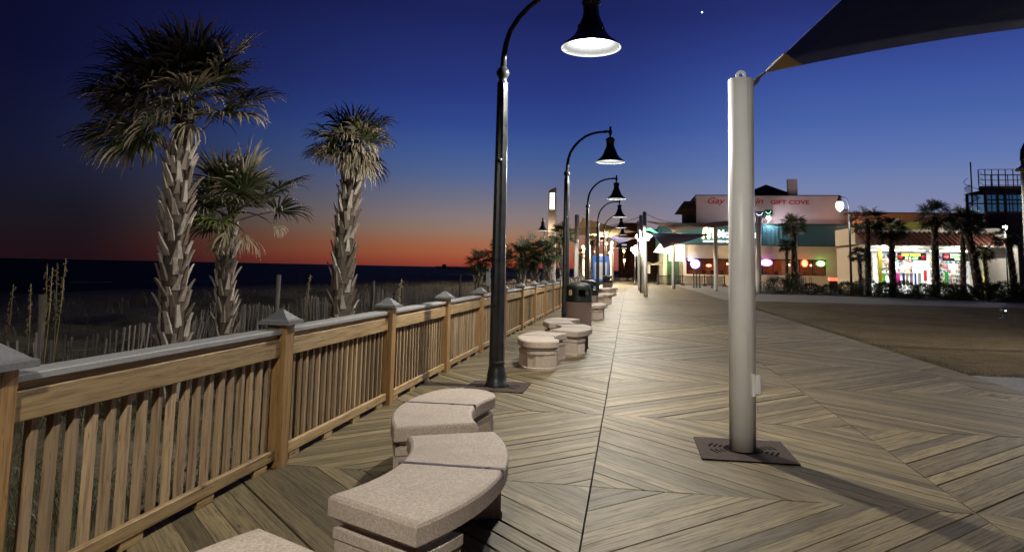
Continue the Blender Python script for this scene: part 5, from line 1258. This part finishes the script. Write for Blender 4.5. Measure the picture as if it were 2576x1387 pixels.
def obs_tower():
    t = thing('observation_tower', 'glass walled observation tower with a railed roof deck', 'tower', (46.2, 100, 0))
    fr = MB()
    for (x, y) in [(0, 0), (2.1, -.5), (4.3, -.7), (7.5, -.3), (0, 5), (4.3, 6), (7.5, 5.5)]: fr.box(x - .14, x + .14, y - .14, y + .14, 0, 13.0)
    for z in (10.0, 11.6): fr.box(-.1, 7.6, -.1, .0, z, z + .16); fr.box(-.1, 7.6, 5.2, 5.3, z, z + .16)
    for x in (.7, 1.4, 3.2, 5.4, 6.4): fr.box(x - .05, x + .05, -.06, .0, 10.1, 13.0); fr.box(x - .05, x + .05, 5.22, 5.3, 10.1, 13.0)
    fr.build('tower_frame', M['towerm'], t)
    g = MB(); g.box(0, 7.5, -.04, -.02, 10.17, 12.9); g.build('tower_glass', M['glass2'], t); g = MB(); g.box(0, 7.5, 5.24, 5.26, 10.17, 12.9); g.build('tower_glass', M['glass2'], t)
    w = MB(); w.box(-.05, 7.6, -.03, 5.2, 0, 9.99); w.build('tower_wall', mat_plain('tower_wall', (.16, .11, .11), .8, .2), t)
    s = MB(); s.prism([(-1.2, -1.2), (8.2, -1.2), (8.2, 4.6), (2.0, 4.6), (-.6, .4)], 13.0, 13.35); s.box(-.2, 7.7, -.2, 5.4, 12.9, 12.99); s.build('roof_deck', M['towerm'], t)
    r = MB()
    for x in [-1.2, -.4, .4, 1.2, 2.0, 2.9, 3.8, 5.0, 6.2, 7.4, 8.1]:
        r.box(x - .045, x + .045, -1.145, -1.055, 13.35, 15.5)
        if x > 2: r.box(x - .045, x + .045, 4.46, 4.54, 13.35, 15.5)
    for z in (14.1, 14.8, 15.5):
        r.box(-1.15, 8.15, -1.135, -1.065, z, z + .07); r.box(2.0, 8.15, 4.465, 4.535, z, z + .07)
        r.tube([(-1.1, -1.1, z + .03), (-.55, .4, z + .03), (2.0, 4.5, z + .03)], .035, 5)
    r.build('roof_railing', M['towerm'], t)
    st = MB(); cx, cy_ = -1.75, -.4; st.tube([(cx, cy_, 0), (cx, cy_, 16.6)], .09, 8)
    hp = []
    for k in range(64):
        a = k * .36; z = 5 + k * .135; p0 = (cx, cy_, z); e = Vector((math.cos(a), math.sin(a), 0)); q = Vector((-e.y, e.x, 0)) * .16
        A = Vector(p0) + e * .1; B = Vector(p0) + e * .85
        st.add([A - q * .4, B - q, B + q, A + q * .4, A - q * .4 - Vector((0, 0, .05)), B - q - Vector((0, 0, .05)), B + q - Vector((0, 0, .05)), A + q * .4 - Vector((0, 0, .05))], [(0, 1, 2, 3), (7, 6, 5, 4), (0, 4, 5, 1), (1, 5, 6, 2), (2, 6, 7, 3)])
        hp.append(Vector(p0) + e * .85 + Vector((0, 0, .9)))
    st.tube(hp, .035, 5); st.build('spiral_stair', M['towerm'], t)
obs_tower()
def globe_street(lab, loc):
    t = thing('globe_street_lamp', lab, 'street lamp', loc); p = MB(); p.lathe([(.2, 0), (.18, .3), (.1, .5)], 12); p.tube([(0, 0, .4), (0, 0, 6.6)], [.1, .07], 10)
    p.tube([(0, 0, 6.6), (-.02, 0, 7.3), (-.12, 0, 7.75), (-.35, 0, 8.0), (-.7, 0, 8.05)], .05, 8); p.build('lamp_pole', M['iron'], t)
    h_ = MB(); h_.lathe([(.02, 8.15), (.1, 8.1), (.14, 7.9), (.2, 7.7), (.2, 7.62)], 14, (-.72, 0, 0)); h_.build('lamp_cap', M['iron'], t)
    g = MB(); g.lathe([(.2, 7.62), (.3, 7.45), (.32, 7.25), (.25, 7.02), (.12, 6.86), (.01, 6.8)], 16, (-.72, 0, 0)); g.build('lamp_globe', mat_emit('pear_globe', (1, .93, .85), 5), t)
    lamp((-.72, -.4, 7.0), 600, (1, .93, .85), .2, t)
globe_street('street lamp with a glowing pear shaped globe beside the gift shop palms', (18.2, 62, 0))
def edge_lamp():
    t = thing('edge_street_lamp', 'tall street lamp cut off by the right edge of the photo', 'street lamp', (8.56, 16.8, 0))
    b = MB(); b.lathe([(.155, 0), (.15, .05), (.13, .08), (.112, .24), (.10, .29), (.112, .315), (.095, .345)], 20); b.build('lamp_base', M['iron'], t)
    p = MB(); p.tube([(0, 0, .34), (0, 0, 2.2), (0, 0, 3.85)], [.092, .082, .066], 16, True, False, 0, .1); p.lathe([(.066, 3.85), (.09, 3.93), (.09, 3.97), (.045, 4.03)], 16)
    p.lathe([(.02, 3.86), (.16, 3.90), (.17, 3.94), (.05, 3.99)], 16, (0, 0, 0)); p.build('lamp_pole', mat_plain('pole_painted_light', (.3, .3, .3), .35, .5, .6), t)  # pole colour lightened to carry the lamp light falling on it
    a = MB(); a.tube([(0, 0, 4.0), (-.02, 0, 4.15), (.0, 0, 4.35), (.1, 0, 4.55), (.3, 0, 4.75), (.6, 0, 4.88), (1.2, 0, 4.95)], .045, 10); a.build('lamp_arm', M['iron'], t)
    s = MB(); s.lathe([(.012, 4.9), (.1, 4.85), (.11, 4.6), (.2, 4.35), (.4, 4.1)], 24, (1.2, 0, 0)); s.build('lamp_shade', M['iron'], t)
    q = MB(); q.sphere((1.2, 0, 4.3), .07); q.build('bulb', M['bulb'], t); lamp((1.2, 0, 4.14), 500, (1, .95, .85), .1, t)
edge_lamp()
t = thing('lawn_object', 'small shiny object on the lawn near the right edge, with a painted glint', 'lawn object', (14.3, 30, 0)); m = MB(); m.lathe([(.14, 0), (.14, .03), (.04, .05), (.04, .2), (.12, .24), (.14, .34), (.1, .4), (.01, .42)], 14); m.build('object_body', M['strip'], t); m = MB(); m.sphere((0, -.12, .3), .03); m.build('lens', mat_emit('painted_glint', (.9, .95, 1), 4), t)  # unidentified object; the emissive bead paints a white glint on it
m = MB(); m.sphere((300.7, 2900, 1076.6), 3.6, 8, 6); o = m.build('evening_star', mat_emit('star_glow', (1, 1, 1), 3)); tag(o, 'single bright evening star in the clear blue sky', 'star')
